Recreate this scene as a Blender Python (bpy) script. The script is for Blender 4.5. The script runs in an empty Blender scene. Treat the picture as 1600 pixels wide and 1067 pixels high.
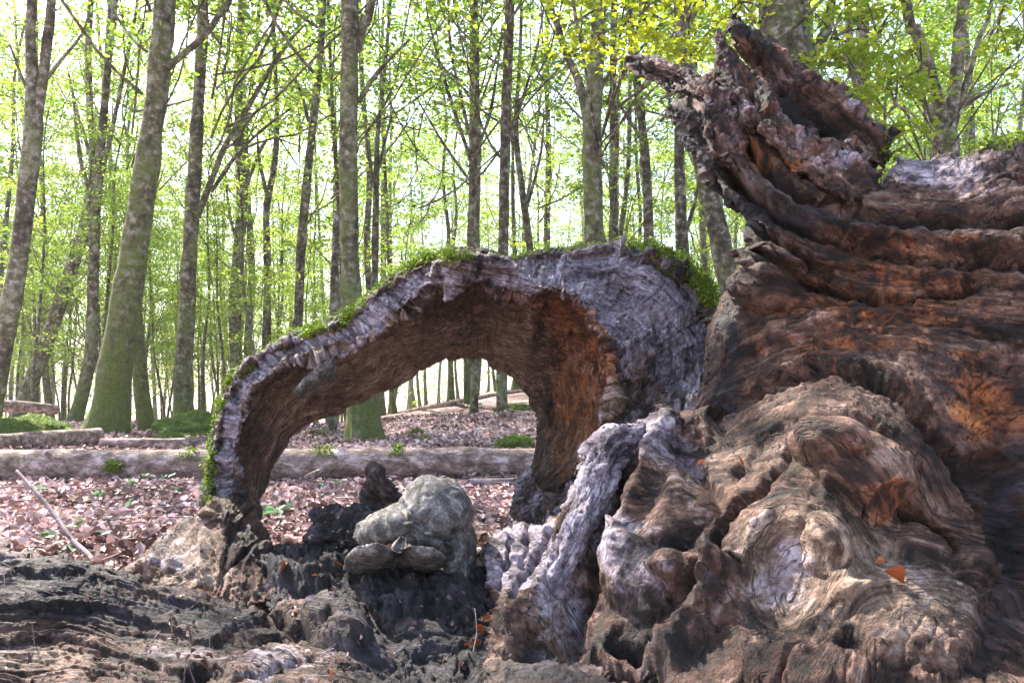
import bpy, math
import numpy as np

# ---------------------------------------------------------------- camera, light, exposure
W0, F, H, HY = 1600.0, 1250.0, 0.55, 610.0
scn = bpy.context.scene
col = scn.collection
cam_d = bpy.data.cameras.new('camera'); cam = bpy.data.objects.new('camera', cam_d); col.objects.link(cam)
cam.location = (0, 0, H); cam.rotation_euler = (math.pi/2, 0, 0)
cam_d.sensor_width = 36; cam_d.lens = 36*F/W0; cam_d.shift_y = (HY-533.5)/W0
cam_d.clip_start = 0.02; cam_d.clip_end = 2000
scn.camera = cam
SUN = np.array((-0.50, 0.52, 0.78)); SUN = SUN/np.linalg.norm(SUN)
wd = bpy.data.worlds.new('World'); scn.world = wd; wd.use_nodes = True
nt = wd.node_tree; nt.nodes.clear()
sky = nt.nodes.new('ShaderNodeTexSky'); sky.sky_type = 'NISHITA'; sky.sun_disc = False
sky.sun_elevation = math.asin(SUN[2]); sky.sun_rotation = math.atan2(SUN[0], SUN[1])
sky.air_density = 1.0; sky.dust_density = 2.5; sky.ozone_density = 1.0
bg = nt.nodes.new('ShaderNodeBackground'); bg.inputs['Strength'].default_value = 0.15
wo = nt.nodes.new('ShaderNodeOutputWorld')
nt.links.new(sky.outputs[0], bg.inputs[0]); nt.links.new(bg.outputs[0], wo.inputs[0])
sd = bpy.data.lights.new('sun', 'SUN'); sd.energy = 5.0; sd.angle = math.radians(0.5); sd.color = (1.0, 0.93, 0.82)
so = bpy.data.objects.new('sun', sd); col.objects.link(so)
from mathutils import Vector
so.rotation_euler = Vector(tuple(-SUN)).to_track_quat('-Z', 'Y').to_euler()
vs = scn.view_settings
vs.view_transform = 'Standard'; vs.look = 'None'; vs.gamma = 1; vs.use_curve_mapping = False
vs.exposure = 2.12
cy = scn.cycles
cy.max_bounces = 7; cy.diffuse_bounces = 4; cy.glossy_bounces = 2; cy.transmission_bounces = 4; cy.transparent_max_bounces = 4
cy.sample_clamp_indirect = 8; cy.use_denoising = True

# ---------------------------------------------------------------- numpy helpers
R = np.random.default_rng(11)
_perm = np.random.default_rng(5).permutation(256); _perm = np.concatenate([_perm, _perm, _perm])
_val = np.random.default_rng(6).random(256)*2-1

def vnoise(p):
    i = np.floor(p).astype(np.int64); f = p-i; f = f*f*f*(f*(f*6-15)+10); i &= 255
    x, y, z = i[:, 0], i[:, 1], i[:, 2]; fx, fy, fz = f[:, 0], f[:, 1], f[:, 2]
    def h(a, b, c): return _val[_perm[_perm[_perm[(x+a) & 255]+((y+b) & 255)]+((z+c) & 255)]]
    l = lambda a, b, t: a+(b-a)*t
    return l(l(l(h(0,0,0), h(1,0,0), fx), l(h(0,1,0), h(1,1,0), fx), fy), l(l(h(0,0,1), h(1,0,1), fx), l(h(0,1,1), h(1,1,1), fx), fy), fz)

def fbm(p, o=4, lac=2.03, g=0.5):
    p = np.asarray(p, float); s = 0; a = 1; t = 0
    for k in range(o):
        s = s+a*vnoise(p+k*17.3); t += a; a *= g; p = p*lac
    return s/t*1.6

def ridged(p, o=4, g=0.55):
    p = np.asarray(p, float); s = 0; a = 1; t = 0
    for k in range(o):
        s = s+a*(1-np.abs(vnoise(p+k*9.1))*2); t += a; a *= g; p = p*2.03
    return s/t

def sst(a, b, x):
    t = np.clip((x-a)/(b-a), 0, 1); return t*t*(3-2*t)

def P(px, py, d): return np.stack([(np.asarray(px)-800)/F*d, np.asarray(d)*1.0+0*np.asarray(px), H-(np.asarray(py)-HY)/F*d], -1)

def P1(px, py, d): return np.array(((px-800)/F*d, d, H-(py-HY)/F*d))

def catmull(c, t, closed=False):
    c = np.asarray(c, float); n = len(c)
    i = np.floor(t).astype(int)
    if not closed: i = np.clip(i, 0, n-2)
    f = (t-i)
    ix = (lambda k: k % n) if closed else (lambda k: np.clip(k, 0, n-1))
    p0, p1, p2, p3 = c[ix(i-1)], c[ix(i)], c[ix(i+1)], c[ix(i+2)]
    f = f.reshape(f.shape+(1,)*(c.ndim-1))
    return 0.5*(2*p1+(p2-p0)*f+(2*p0-5*p1+4*p2-p3)*f*f+(3*p1-p0-3*p2+p3)*f**3)

def smooth_path(pts, n):
    return catmull(np.asarray(pts, float), np.linspace(0, len(pts)-1, n))

def segdist(q, poly, closed=False):
    poly = np.asarray(poly, float); m = len(poly); best = np.full(len(q), 1e9)
    for k in range(m if closed else m-1):
        a = poly[k]; b = poly[(k+1) % m]; ab = b-a
        t = np.clip(((q-a)@ab)/max(ab@ab, 1e-9), 0, 1)
        best = np.minimum(best, np.hypot(q[:, 0]-a[0]-t*ab[0], q[:, 1]-a[1]-t*ab[1]))
    return best

def inpoly(q, poly):
    poly = np.asarray(poly, float); r = np.zeros(len(q), bool); m = len(poly)
    for k in range(m):
        x1, y1 = poly[k]; x2, y2 = poly[(k+1) % m]
        if y1 == y2: continue
        c = ((y1 > q[:, 1]) != (y2 > q[:, 1])) & (q[:, 0] < (x2-x1)*(q[:, 1]-y1)/(y2-y1)+x1)
        r ^= c
    return r

def tps(ctrl, lam=0.0):
    c = np.asarray(ctrl, float); X = c[:, :2]/100; v = c[:, 2]; n = len(c)
    def U(r2): return 0.5*r2*np.log(r2+1e-9)
    K = U(((X[:, None]-X[None])**2).sum(-1))+lam*np.eye(n); Pm = np.c_[np.ones(n), X]
    A = np.zeros((n+3, n+3)); A[:n, :n] = K; A[:n, n:] = Pm; A[n:, :n] = Pm.T
    w = np.linalg.lstsq(A, np.r_[v, 0, 0, 0], rcond=1e-9)[0]
    def f(q):
        q = q/100; r = w[n]+q@w[n+1:]
        for k in range(n): r = r+w[k]*U(((q-X[k])**2).sum(-1))
        return r
    return f

# ---------------------------------------------------------------- object helpers
def mesh(name, v, quads, tris=None, attrs=None, smooth=True, mat=None):
    me = bpy.data.meshes.new(name)
    v = np.asarray(v, np.float32); q = np.asarray(quads, np.int32).reshape(-1, 4) if quads is not None else np.zeros((0, 4), np.int32)
    t = np.asarray(tris, np.int32).reshape(-1, 3) if tris is not None else np.zeros((0, 3), np.int32)
    me.vertices.add(len(v)); me.vertices.foreach_set('co', v.ravel())
    nl = q.size+t.size; me.loops.add(nl); me.loops.foreach_set('vertex_index', np.r_[q.ravel(), t.ravel()])
    me.polygons.add(len(q)+len(t))
    st = np.r_[np.arange(len(q))*4, q.size+np.arange(len(t))*3].astype(np.int32)
    me.polygons.foreach_set('loop_start', st)
    me.update(calc_edges=True); me.validate()
    me.polygons.foreach_set('use_smooth', np.full(len(me.polygons), smooth))
    for k, a in (attrs or {}).items():
        a = np.asarray(a, np.float32)
        if a.ndim == 1: me.attributes.new(k, 'FLOAT', 'POINT').data.foreach_set('value', a)
        elif a.shape[1] == 3: me.attributes.new(k, 'FLOAT_VECTOR', 'POINT').data.foreach_set('vector', a.ravel())
        else: me.attributes.new(k, 'FLOAT_COLOR', 'POINT').data.foreach_set('color', a.ravel())
    if mat: me.materials.append(mat)
    return me

def obj(name, me, parent=None, loc=None, **props):
    o = bpy.data.objects.new(name, me); col.objects.link(o)
    if loc is not None: o.location = loc
    if parent: o.parent = parent
    for k, a in props.items(): o[k] = a
    return o

def thing(name, label, cat, loc=(0, 0, 0), group=None):
    o = obj(name, None, None, tuple(float(x) for x in loc), label=label, category=cat)
    if group: o['group'] = group
    return o

def local(v, root): return np.asarray(v)-np.array(root.location)

def gridq(nu, nv, closed):
    a = np.arange(nu-1)[:, None]*nv; b = np.arange(nv if closed else nv-1)[None]
    n = (b+1) % nv
    return np.stack([a+b, a+n, a+nv+n, a+nv+b], -1).reshape(-1, 4)

def grid_normals(g, closed):
    du = np.gradient(g, axis=0)
    dv = (np.roll(g, -1, 1)-np.roll(g, 1, 1)) if closed else np.gradient(g, axis=1)
    n = np.cross(du, dv); return n/(np.linalg.norm(n, axis=-1, keepdims=True)+1e-12)

# ---------------------------------------------------------------- materials
class Mt:
    def __init__(s, name, rough=0.85, spec=0.25):
        s.m = bpy.data.materials.new(name); s.m.use_nodes = True; s.t = s.m.node_tree; s.t.nodes.clear()
        s.out = s.n('ShaderNodeOutputMaterial'); s.rough = rough; s.spec = spec
    def n(s, ty, **kw):
        x = s.t.nodes.new(ty)
        for k, v in kw.items(): setattr(x, k, v)
        return x
    def set(s, sock, v):
        if isinstance(v, bpy.types.NodeSocket): s.t.links.new(v, sock)
        else:
            if sock.type == 'RGBA' and len(v) == 3: v = (*v, 1)
            sock.default_value = v
    def attr(s, name):
        return s.n('ShaderNodeAttribute', attribute_name=name)
    def pos(s): return s.n('ShaderNodeTexCoord').outputs['Object']
    def math(s, op, a, b=0.0, c=0.0, clamp=False):
        x = s.n('ShaderNodeMath', operation=op, use_clamp=clamp)
        for i, v in enumerate((a, b, c)): s.set(x.inputs[i], v)
        return x.outputs[0]
    def vmul(s, a, v):
        x = s.n('ShaderNodeVectorMath', operation='MULTIPLY'); s.set(x.inputs[0], a); x.inputs[1].default_value = v; return x.outputs[0]
    def noise(s, vec, scale, detail=5, rough=0.55, dist=0.0):
        x = s.n('ShaderNodeTexNoise'); s.set(x.inputs['Vector'], vec)
        x.inputs['Scale'].default_value = scale; x.inputs['Detail'].default_value = detail; x.inputs['Roughness'].default_value = rough; x.inputs['Distortion'].default_value = dist
        return x.outputs[0]
    def ramp(s, f, stops, interp='LINEAR'):
        x = s.n('ShaderNodeValToRGB'); s.set(x.inputs[0], f); cr = x.color_ramp; cr.interpolation = interp
        while len(cr.elements) < len(stops): cr.elements.new(0.5)
        for e, (p, c) in zip(cr.elements, stops):
            e.position = p; e.color = (*c, 1) if len(c) == 3 else c
        return x.outputs[0]
    def mix(s, f, a, b, mode='MIX'):
        x = s.n('ShaderNodeMix', data_type='RGBA', blend_type=mode)
        s.set(x.inputs[0], f); s.set(x.inputs[6], a); s.set(x.inputs[7], b); return x.outputs[2]
    def mr(s, f, a, b, c=0.0, d=1.0):
        x = s.n('ShaderNodeMapRange'); s.set(x.inputs[0], f)
        for i, v in zip((1, 2, 3, 4), (a, b, c, d)): x.inputs[i].default_value = v
        return x.outputs[0]
    def bump(s, h, dist, strength=1.0, nrm=None):
        x = s.n('ShaderNodeBump'); s.set(x.inputs['Height'], h); x.inputs['Distance'].default_value = dist; x.inputs['Strength'].default_value = strength
        if nrm is not None: s.set(x.inputs['Normal'], nrm)
        return x.outputs[0]
    def done(s, c, nrm=None, rough=None):
        b = s.n('ShaderNodeBsdfPrincipled'); s.set(b.inputs['Base Color'], c)
        s.set(b.inputs['Roughness'], s.rough if rough is None else rough); b.inputs['Specular IOR Level'].default_value = s.spec
        if nrm is not None: s.set(b.inputs['Normal'], nrm)
        s.t.links.new(b.outputs[0], s.out.inputs[0]); return s.m

def mk_wood():
    s = Mt('rotten_wood', 0.72, 0.35)
    g = s.attr('grain').outputs['Vector']; z = s.attr('zone'); sep = s.n('ShaderNodeSeparateColor'); s.set(sep.inputs[0], z.outputs['Color'])
    bl, ro, bk, mo = sep.outputs[0], sep.outputs[1], sep.outputs[2], z.outputs['Alpha']
    p = s.pos()
    n1 = s.noise(s.vmul(g, (6, 55, 6)), 1.0, 8, 0.7, 0.5)
    n5 = s.noise(s.vmul(g, (16, 210, 16)), 1.0, 5, 0.65, 0.3)
    n2 = s.noise(p, 8, 8, 0.66)
    n3 = s.noise(p, 85, 6, 0.65)
    n4 = s.noise(p, 24, 8, 0.68, 0.8)
    n6 = s.noise(p, 3.2, 4, 0.6)
    a = s.math('ADD', s.math('ADD', s.math('MULTIPLY', n1, 0.34), s.math('MULTIPLY', n5, 0.16)), s.math('ADD', s.math('MULTIPLY', n2, 0.22), s.math('MULTIPLY', n4, 0.28)))
    base = s.ramp(a, [(0.42, (0.006, 0.004, 0.004)), (0.465, (0.030, 0.015, 0.011)), (0.505, (0.115, 0.060, 0.042)), (0.55, (0.27, 0.165, 0.125)), (0.60, (0.52, 0.39, 0.34))])
    base = s.mix(s.mr(n6, 0.35, 0.65, 0.0, 0.75), base, s.mix(1.0, base, (0.62, 0.50, 0.46, 1), 'MULTIPLY'))
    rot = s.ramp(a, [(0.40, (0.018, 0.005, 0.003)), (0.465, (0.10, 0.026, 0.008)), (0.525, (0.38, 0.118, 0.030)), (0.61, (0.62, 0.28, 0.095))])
    ble = s.ramp(a, [(0.40, (0.014, 0.011, 0.014)), (0.45, (0.10, 0.078, 0.092)), (0.50, (0.31, 0.255, 0.30)), (0.555, (0.55, 0.48, 0.56)), (0.64, (0.75, 0.69, 0.78))])
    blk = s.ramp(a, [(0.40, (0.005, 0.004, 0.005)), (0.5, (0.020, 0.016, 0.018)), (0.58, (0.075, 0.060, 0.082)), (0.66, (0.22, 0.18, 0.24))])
    mos = s.ramp(n3, [(0.35, (0.03, 0.05, 0.008)), (0.65, (0.10, 0.17, 0.02))])
    def f(zv, n, amp=1.5):
        return s.mr(s.math('ADD', zv, s.math('MULTIPLY', s.math('SUBTRACT', n, 0.5), amp)), 0.30, 0.72)
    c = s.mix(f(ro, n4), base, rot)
    tn = s.attr('tan').outputs['Fac']
    tan = s.ramp(a, [(0.40, (0.03, 0.018, 0.010)), (0.455, (0.11, 0.068, 0.046)), (0.505, (0.27, 0.18, 0.128)), (0.59, (0.56, 0.42, 0.34))])
    c = s.mix(f(tn, n4), c, tan)
    c = s.mix(f(bl, s.math('ADD', s.math('MULTIPLY', n2, 0.5), s.math('MULTIPLY', n4, 0.5)), 2.2), c, ble)
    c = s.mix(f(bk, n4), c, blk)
    c = s.mix(f(mo, n3, 1.4), c, mos)
    c = s.mix(s.mr(n3, 0.32, 0.46, 0.75, 0.0), c, (0.010, 0.008, 0.008))
    k1 = s.noise(s.vmul(g, (5, 34, 5)), 1.0, 4, 0.6, 0.25); k2 = s.noise(s.vmul(g, (22, 62, 22)), 1.0, 4, 0.6, 0.4)
    ln1 = s.mr(s.math('ABSOLUTE', s.math('SUBTRACT', k1, 0.5)), 0.0, 0.014, 1.0, 0.0); ln2 = s.mr(s.math('ABSOLUTE', s.math('SUBTRACT', k2, 0.47)), 0.0, 0.012, 0.8, 0.0)
    ln = s.math('MULTIPLY', s.math('MAXIMUM', ln1, ln2), s.mr(n4, 0.42, 0.56))
    c = s.mix(s.math('MULTIPLY', ln, 0.8), c, (0.006, 0.004, 0.004))
    h = s.math('ADD', s.math('SUBTRACT', s.math('MULTIPLY', n1, 0.9), s.math('MULTIPLY', ln, 0.5)), s.math('ADD', s.math('MULTIPLY', n5, 0.35), s.math('MULTIPLY', n3, 0.45)))
    h = s.math('ADD', h, s.math('MULTIPLY', n4, 0.7))
    nb = s.bump(h, 0.018, 1.0)
    nb = s.bump(s.noise(p, 230, 4, 0.6), 0.002, 0.7, nb)
    return s.done(c, nb, s.mr(n4, 0.3, 0.7, 0.5, 0.9))

def mk_bark():
    s = Mt('beech_bark', 0.85)
    p = s.pos(); oi = s.n('ShaderNodeObjectInfo'); mo = s.attr('moss').outputs['Fac']
    pp = s.n('ShaderNodeVectorMath', operation='ADD'); s.set(pp.inputs[0], p)
    cx = s.n('ShaderNodeCombineXYZ'); s.set(cx.inputs[0], s.math('MULTIPLY', oi.outputs['Random'], 50)); s.set(pp.inputs[1], cx.outputs[0]); p = pp.outputs[0]
    n1 = s.noise(s.vmul(p, (1, 1, 0.45)), 5, 6, 0.6, 0.5); n2 = s.noise(s.vmul(p, (1, 1, 1.15)), 11, 9, 0.68, 0.15); n3 = s.noise(p, 60, 5, 0.7)
    a = s.math('ADD', s.math('MULTIPLY', n1, 0.4), s.math('MULTIPLY', n2, 0.6))
    c = s.ramp(a, [(0.38, (0.022, 0.017, 0.012)), (0.46, (0.06, 0.048, 0.033)), (0.52, (0.14, 0.118, 0.095)), (0.57, (0.34, 0.31, 0.30)), (0.68, (0.52, 0.48, 0.48))])
    c = s.mix(s.mr(n3, 0.3, 0.45, 0.6, 0.0), c, (0.03, 0.025, 0.018))
    mos = s.ramp(n3, [(0.3, (0.025, 0.032, 0.006)), (0.5, (0.075, 0.095, 0.014)), (0.7, (0.15, 0.18, 0.03))])
    f = s.mr(s.math('ADD', mo, s.math('ADD', s.math('MULTIPLY', s.math('SUBTRACT', n1, 0.5), 2.2), s.math('MULTIPLY', s.math('SUBTRACT', n3, 0.5), 1.4))), 0.30, 0.80, 0, 0.92)
    c = s.mix(f, c, mos)
    nb = s.bump(s.math('ADD', n2, s.math('MULTIPLY', n3, 0.5)), 0.03, 0.6)
    return s.done(c, nb)

def mk_leaf(name, dark, mid, light, tl, ob=0.3, trans=0.5):
    s = Mt(name)
    r = s.attr('rnd').outputs['Fac']; oi = s.n('ShaderNodeObjectInfo').outputs['Random']
    x = s.math('ADD', s.math('MULTIPLY', r, 1-ob), s.math('MULTIPLY', oi, ob))
    c = s.ramp(x, [(0.0, dark), (0.5, mid), (1.0, light)])
    ct = s.mix(1.0, c, (*tl, 1), 'MULTIPLY')
    b = s.n('ShaderNodeBsdfPrincipled'); s.set(b.inputs['Base Color'], c); b.inputs['Roughness'].default_value = 0.5; b.inputs['Specular IOR Level'].default_value = 0.3
    t = s.n('ShaderNodeBsdfTranslucent'); s.set(t.inputs[0], ct)
    m = s.n('ShaderNodeMixShader'); m.inputs[0].default_value = trans
    s.t.links.new(b.outputs[0], m.inputs[1]); s.t.links.new(t.outputs[0], m.inputs[2]); s.t.links.new(m.outputs[0], s.out.inputs[0])
    return s.m

def mk_ground():
    s = Mt('leaf_litter_ground', 0.9)
    p = s.pos()
    n1 = s.noise(p, 1.3, 5); n2 = s.noise(p, 22, 6, 0.7, 0.5)
    v = s.n('ShaderNodeTexVoronoi'); s.set(v.inputs['Vector'], p); v.inputs['Scale'].default_value = 24
    sp = s.n('ShaderNodeSeparateColor'); s.set(sp.inputs[0], v.outputs['Color'])
    c = s.ramp(s.math('ADD', s.math('MULTIPLY', sp.outputs[0], 0.6), s.math('MULTIPLY', n2, 0.4)), [(0.15, (0.10, 0.05, 0.045)), (0.4, (0.32, 0.19, 0.18)), (0.6, (0.50, 0.34, 0.335)), (0.8, (0.64, 0.49, 0.50))])
    c = s.mix(s.mr(n1, 0.58, 0.72, 0, 0.5), c, (0.07, 0.10, 0.02))
    nb = s.bump(s.math('ADD', n2, v.outputs['Distance']), 0.03, 0.8)
    return s.done(c, nb)

def mk_simple(name, stops, scale=30, bump=0.004, rough=0.85, detail=6, stretch=(1, 1, 1), spec=0.25):
    s = Mt(name, rough, spec); p = s.vmul(s.pos(), stretch)
    n = s.noise(p, scale, detail, 0.62, 0.3); n2 = s.noise(p, scale*5, 4)
    a = s.math('ADD', s.math('MULTIPLY', n, 0.7), s.math('MULTIPLY', n2, 0.3))
    return s.done(s.ramp(a, stops), s.bump(a, bump, 0.8))

M_WOOD, M_BARK = mk_wood(), mk_bark()
M_LEAF = mk_leaf('beech_leaf', (0.035, 0.08, 0.012), (0.095, 0.155, 0.02), (0.22, 0.25, 0.045), (2.8, 2.7, 2.2), 0.3, 0.6)
M_LEAFY = mk_leaf('yellow_beech_leaf', (0.09, 0.155, 0.012), (0.18, 0.24, 0.016), (0.33, 0.33, 0.03), (2.2, 2.1, 1.4), 0.3, 0.6)
M_DEAD = mk_leaf('dead_beech_leaf', (0.06, 0.030, 0.024), (0.28, 0.18, 0.17), (0.74, 0.60, 0.62), (0.8, 0.6, 0.5), 0.0, 0.12)
M_ORANGE = mk_leaf('orange_dead_leaf', (0.15, 0.045, 0.018), (0.28, 0.085, 0.03), (0.40, 0.19, 0.10), (0.9, 0.6, 0.4), 0.6, 0.2)
M_SEED = mk_leaf('seedling_leaf', (0.08, 0.15, 0.06), (0.16, 0.28, 0.16), (0.32, 0.44, 0.36), (1.0, 1.2, 0.8), 0.5, 0.3)
M_MOSS = mk_leaf('moss_frond', (0.045, 0.07, 0.005), (0.13, 0.19, 0.012), (0.27, 0.34, 0.03), (1.2, 1.4, 0.8), 0.1, 0.3)
M_GROUND = mk_ground()
M_MOUND = mk_simple('moss_cushion', [(0.3, (0.018, 0.03, 0.005)), (0.5, (0.06, 0.095, 0.012)), (0.7, (0.13, 0.18, 0.022))], 40, 0.02)
M_FUNGUS = mk_simple('fungus_crust', [(0.3, (0.06, 0.058, 0.05)), (0.43, (0.05, 0.045, 0.042)), (0.53, (0.125, 0.114, 0.108)), (0.65, (0.30, 0.28, 0.28))], 42, 0.004, 0.85, 9)
M_LOG = mk_simple('fallen_log_bark', [(0.3, (0.07, 0.05, 0.048)), (0.42, (0.09, 0.06, 0.048)), (0.52, (0.22, 0.155, 0.135)), (0.62, (0.48, 0.38, 0.37))], 18, 0.006, 0.85, 7, (0.5, 1, 1))
M_STICK = mk_simple('twig_bark', [(0.3, (0.06, 0.045, 0.045)), (0.5, (0.17, 0.13, 0.135)), (0.7, (0.36, 0.29, 0.31))], 30, 0.002, 0.8)

# ---------------------------------------------------------------- terrain
def gz(x, y):
    x = np.asarray(x, float); y = np.asarray(y, float)
    s = sst(-0.26, 0.06, x/np.maximum(y, 3))
    up = 0.040*np.clip(y-6.5, 0, 14)+0.012*np.clip(y-20.5, 0, 40)
    dn = -0.045*np.clip(y-12.5, 0, 60)
    z = s*up+(1-s)*dn
    q = np.stack([x*0.55, y*0.55, 0*x], -1).reshape(-1, 3)
    return z+(fbm(q, 3).reshape(x.shape))*0.05*sst(2.4, 6, np.abs(y)+0*x)

yy = np.r_[np.linspace(-60, -2, 14), np.linspace(-1, 14, 140), 14+np.geomspace(0.15, 400, 90)]
xx = np.r_[-np.geomspace(400, 9, 40), np.linspace(-8.8, 8.8, 150), np.geomspace(9, 400, 40)]
X, Y = np.meshgrid(xx, yy, indexing='ij')
gv = np.stack([X, Y, gz(X, Y)], -1).reshape(-1, 3)
obj('ground', mesh('ground', gv, gridq(len(xx), len(yy), False), mat=M_GROUND), kind='structure')

# ---------------------------------------------------------------- leaves (generic scatter)
def leaf_verts(c, nrm, size, rng, fold=0.25, aspect=0.62):
    """Folded leaf: six points, four triangles each, spread along a random direction in the plane with normal nrm."""
    n = len(c); a = rng.normal(size=(n, 3)); nrm = nrm/np.linalg.norm(nrm, axis=1, keepdims=True)
    u = a-(a*nrm).sum(1, keepdims=True)*nrm; u /= np.linalg.norm(u, axis=1, keepdims=True)+1e-9
    w = np.cross(nrm, u); L = size[:, None]; fo = fold*(0.4+rng.random((n, 1)))
    cu = (rng.random((n, 1))-0.4)*0.5
    def pt(s, t, h): return c+u*L*s+w*L*t*aspect+nrm*L*h
    v = np.stack([pt(-0.5, 0, 0), pt(-0.12, 0.5, fo), pt(0.22, 0.42, fo), pt(0.55, 0, cu), pt(0.22, -0.42, fo), pt(-0.12, -0.5, fo)], 1)
    b = np.arange(n)[:, None]*6
    q = np.stack([b+0, b+1, b+2, b+3, b+0, b+3, b+4, b+5], -1).reshape(-1, 4)
    return v.reshape(-1, 3), q

def leaf_mesh(name, c, nrm, size, rng, mat, fold=0.25, aspect=0.62, rnd=None):
    v, q = leaf_verts(c, nrm, size, rng, fold, aspect)
    r = rng.random(len(c)) if rnd is None else rnd
    return mesh(name, v, q, attrs={'rnd': np.repeat(r, 6)}, smooth=False, mat=mat)

# ---------------------------------------------------------------- tubes
def tube(path, rad, ns=10, nr=None, amp=0.0, freq=6.0, flare=0.0, lobes=5, seed=0.0, cap=True):
    path = np.asarray(path, float); rad = np.asarray(rad, float)
    nr = nr or len(path)*3
    t = np.linspace(0, len(path)-1, nr); c = catmull(path, t); r = np.maximum(np.interp(t, np.arange(len(rad)), rad), 1e-4)
    tg = np.gradient(c, axis=0); tg /= np.linalg.norm(tg, axis=1, keepdims=True)+1e-9
    ref = np.array((0.0, 1.0, 0.02)) if abs(tg[nr//2][1]) < 0.8 else np.array((1.0, 0.0, 0.1))
    a = np.cross(tg, ref); a /= np.linalg.norm(a, axis=1, keepdims=True)+1e-9; b = np.cross(a, tg)
    th = np.linspace(0, 2*np.pi, ns, endpoint=False)
    rr = np.repeat(r[:, None], ns, 1)
    if flare:
        s = np.linalg.norm(c-c[0], axis=1)[:, None]; k = np.exp(-(s/(flare*1.5))**1.3)
        lob = 0.5+0.5*np.cos(lobes*th[None]+seed+1.3*np.sin(2*th[None]+seed))
        rr = rr*(1+k*(0.10+0.75*lob**1.5))
    d = a[:, None]*np.cos(th)[None, :, None]+b[:, None]*np.sin(th)[None, :, None]
    g = c[:, None]+d*rr[..., None]
    if amp:
        nz = fbm(g.reshape(-1, 3)*freq*np.array((1, 1, 0.5))+seed, 3).reshape(nr, ns)
        g = g+d*(nz*amp*rr)[..., None]
    v = g.reshape(-1, 3); q = gridq(nr, ns, True); tr = []
    if cap:
        v = np.r_[v, c[:1], c[-1:]]; n0 = nr*ns; j = np.arange(ns)
        tr = np.r_[np.stack([0*j+n0, (j+1) % ns, j], -1), np.stack([0*j+n0+1, (nr-1)*ns+j, (nr-1)*ns+(j+1) % ns], -1)]
    return v, q, np.asarray(tr, int).reshape(-1, 3)

def merge(parts):
    V, Q, T, n = [], [], [], 0
    for v, q, t in parts:
        V.append(v); Q.append(np.asarray(q).reshape(-1, 4)+n); T.append(np.asarray(t).reshape(-1, 3)+n); n += len(v)
    return np.concatenate(V), np.concatenate(Q), np.concatenate(T)

# ---------------------------------------------------------------- trees
def moss_of(v, z0, amt, hgt=1.2):
    return np.clip(amt*np.exp(-np.maximum(v[:, 2]-z0, 0)/hgt)*(1+0.5*fbm(v*np.array((3, 3, 1.2)), 3))+0.10, 0, 1)

def tree_variant(seed, Ht=17.0, r0=0.17, first=0.2, nl=17, leaf=0.10, nsub=4, nlf=26, spread=1.0, bf=0.26):
    rng = np.random.default_rng(seed)
    hs = np.linspace(0, Ht, 9); lean = rng.normal(0, 0.035, 2)
    wob = np.cumsum(rng.normal(0, 0.10, (9, 2)), 0); wob[0] = 0
    tp = np.c_[hs*lean[0]+wob[:, 0], hs*lean[1]+wob[:, 1], hs-0.15]
    rad = r0*np.array((1.1, 0.9, 0.8, 0.7, 0.58, 0.46, 0.33, 0.2, 0.05))
    trunk = tube(tp, rad, 10, 40, 0.12, 5, 0.22, 5, seed)
    br, lc, ln = [], [], []
    for k in range(nl):
        f = first+(0.95-first)*((k+rng.random())/nl); base = catmull(tp, np.array([f*8]))[0]
        az = rng.random()*6.283; L = (1.3+2.4*rng.random())*(1.15-0.6*f)*spread; el = math.radians(rng.uniform(25, 62))
        pts = [base]; p = base.copy()
        for s in range(5):
            e = el+0.08*s+rng.normal(0, 0.12); az += rng.normal(0, 0.15)
            p = p+L/5*np.array((math.cos(az)*math.cos(e), math.sin(az)*math.cos(e), math.sin(e))); pts.append(p)
        rb = r0*bf*(1.1-f); br.append(tube(pts, np.linspace(rb, 0.012, 6), 5, 9))
        for m in range(nsub):
            q0 = pts[rng.integers(2, 6)]; a2 = az+rng.normal(0, 0.9); l2 = L*rng.uniform(0.3, 0.6)
            q1 = q0+l2*np.array((math.cos(a2), math.sin(a2), rng.uniform(-0.05, 0.35))); qm = (q0+q1)/2+np.array((0, 0, 0.06*l2))
            br.append(tube([q0, qm, q1], [0.008, 0.006, 0.003], 3, 4, cap=False))
            t = rng.random(nlf)[:, None]**0.7; c = q0+(q1-q0)*t+rng.normal(0, 1, (nlf, 3))*np.array((0.24, 0.24, 0.07))*(0.6+l2*0.35)
            lc.append(c); nn = rng.normal(0, 0.38, (nlf, 3)); nn[:, 2] += 1; ln.append(nn)
    tv, tq, tt = trunk; bv, bq, bt = merge(br); c = np.concatenate(lc); nn = np.concatenate(ln)
    cl = leaf_mesh('crown', c, nn, leaf*rng.uniform(0.65, 1.2, len(c)), rng, M_LEAF)
    return (mesh('trunk', tv, tq, tt, {'moss': moss_of(tv, 0, 0.4)+0.25}, mat=M_BARK),
            mesh('branches', bv, bq, bt, {'moss': np.full(len(bv), 0.4)}, mat=M_BARK), cl, tp)

VAR = [tree_variant(s, Ht, r0, f, nl, lf, 4, nlf, sp) for s, Ht, r0, f, nl, lf, nlf, sp in (
    (1, 17, 0.11, 0.16, 18, 0.10, 56, 1.0), (2, 15, 0.085, 0.14, 18, 0.10, 52, 0.9), (3, 18, 0.13, 0.22, 18, 0.105, 56, 1.1),
    (4, 14, 0.075, 0.10, 18, 0.10, 56, 1.0), (5, 16, 0.10, 0.28, 16, 0.10, 52, 1.0), (6, 12, 0.06, 0.08, 18, 0.09, 56, 1.0), (7, 19, 0.125, 0.3, 16, 0.11, 56, 1.2))]
CROWN_HI = [tree_variant(s, 17, 0.16, 0.40, 24, 0.10, 4, 26, 1.2, 0.17) for s in (21, 22, 23)]

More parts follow.
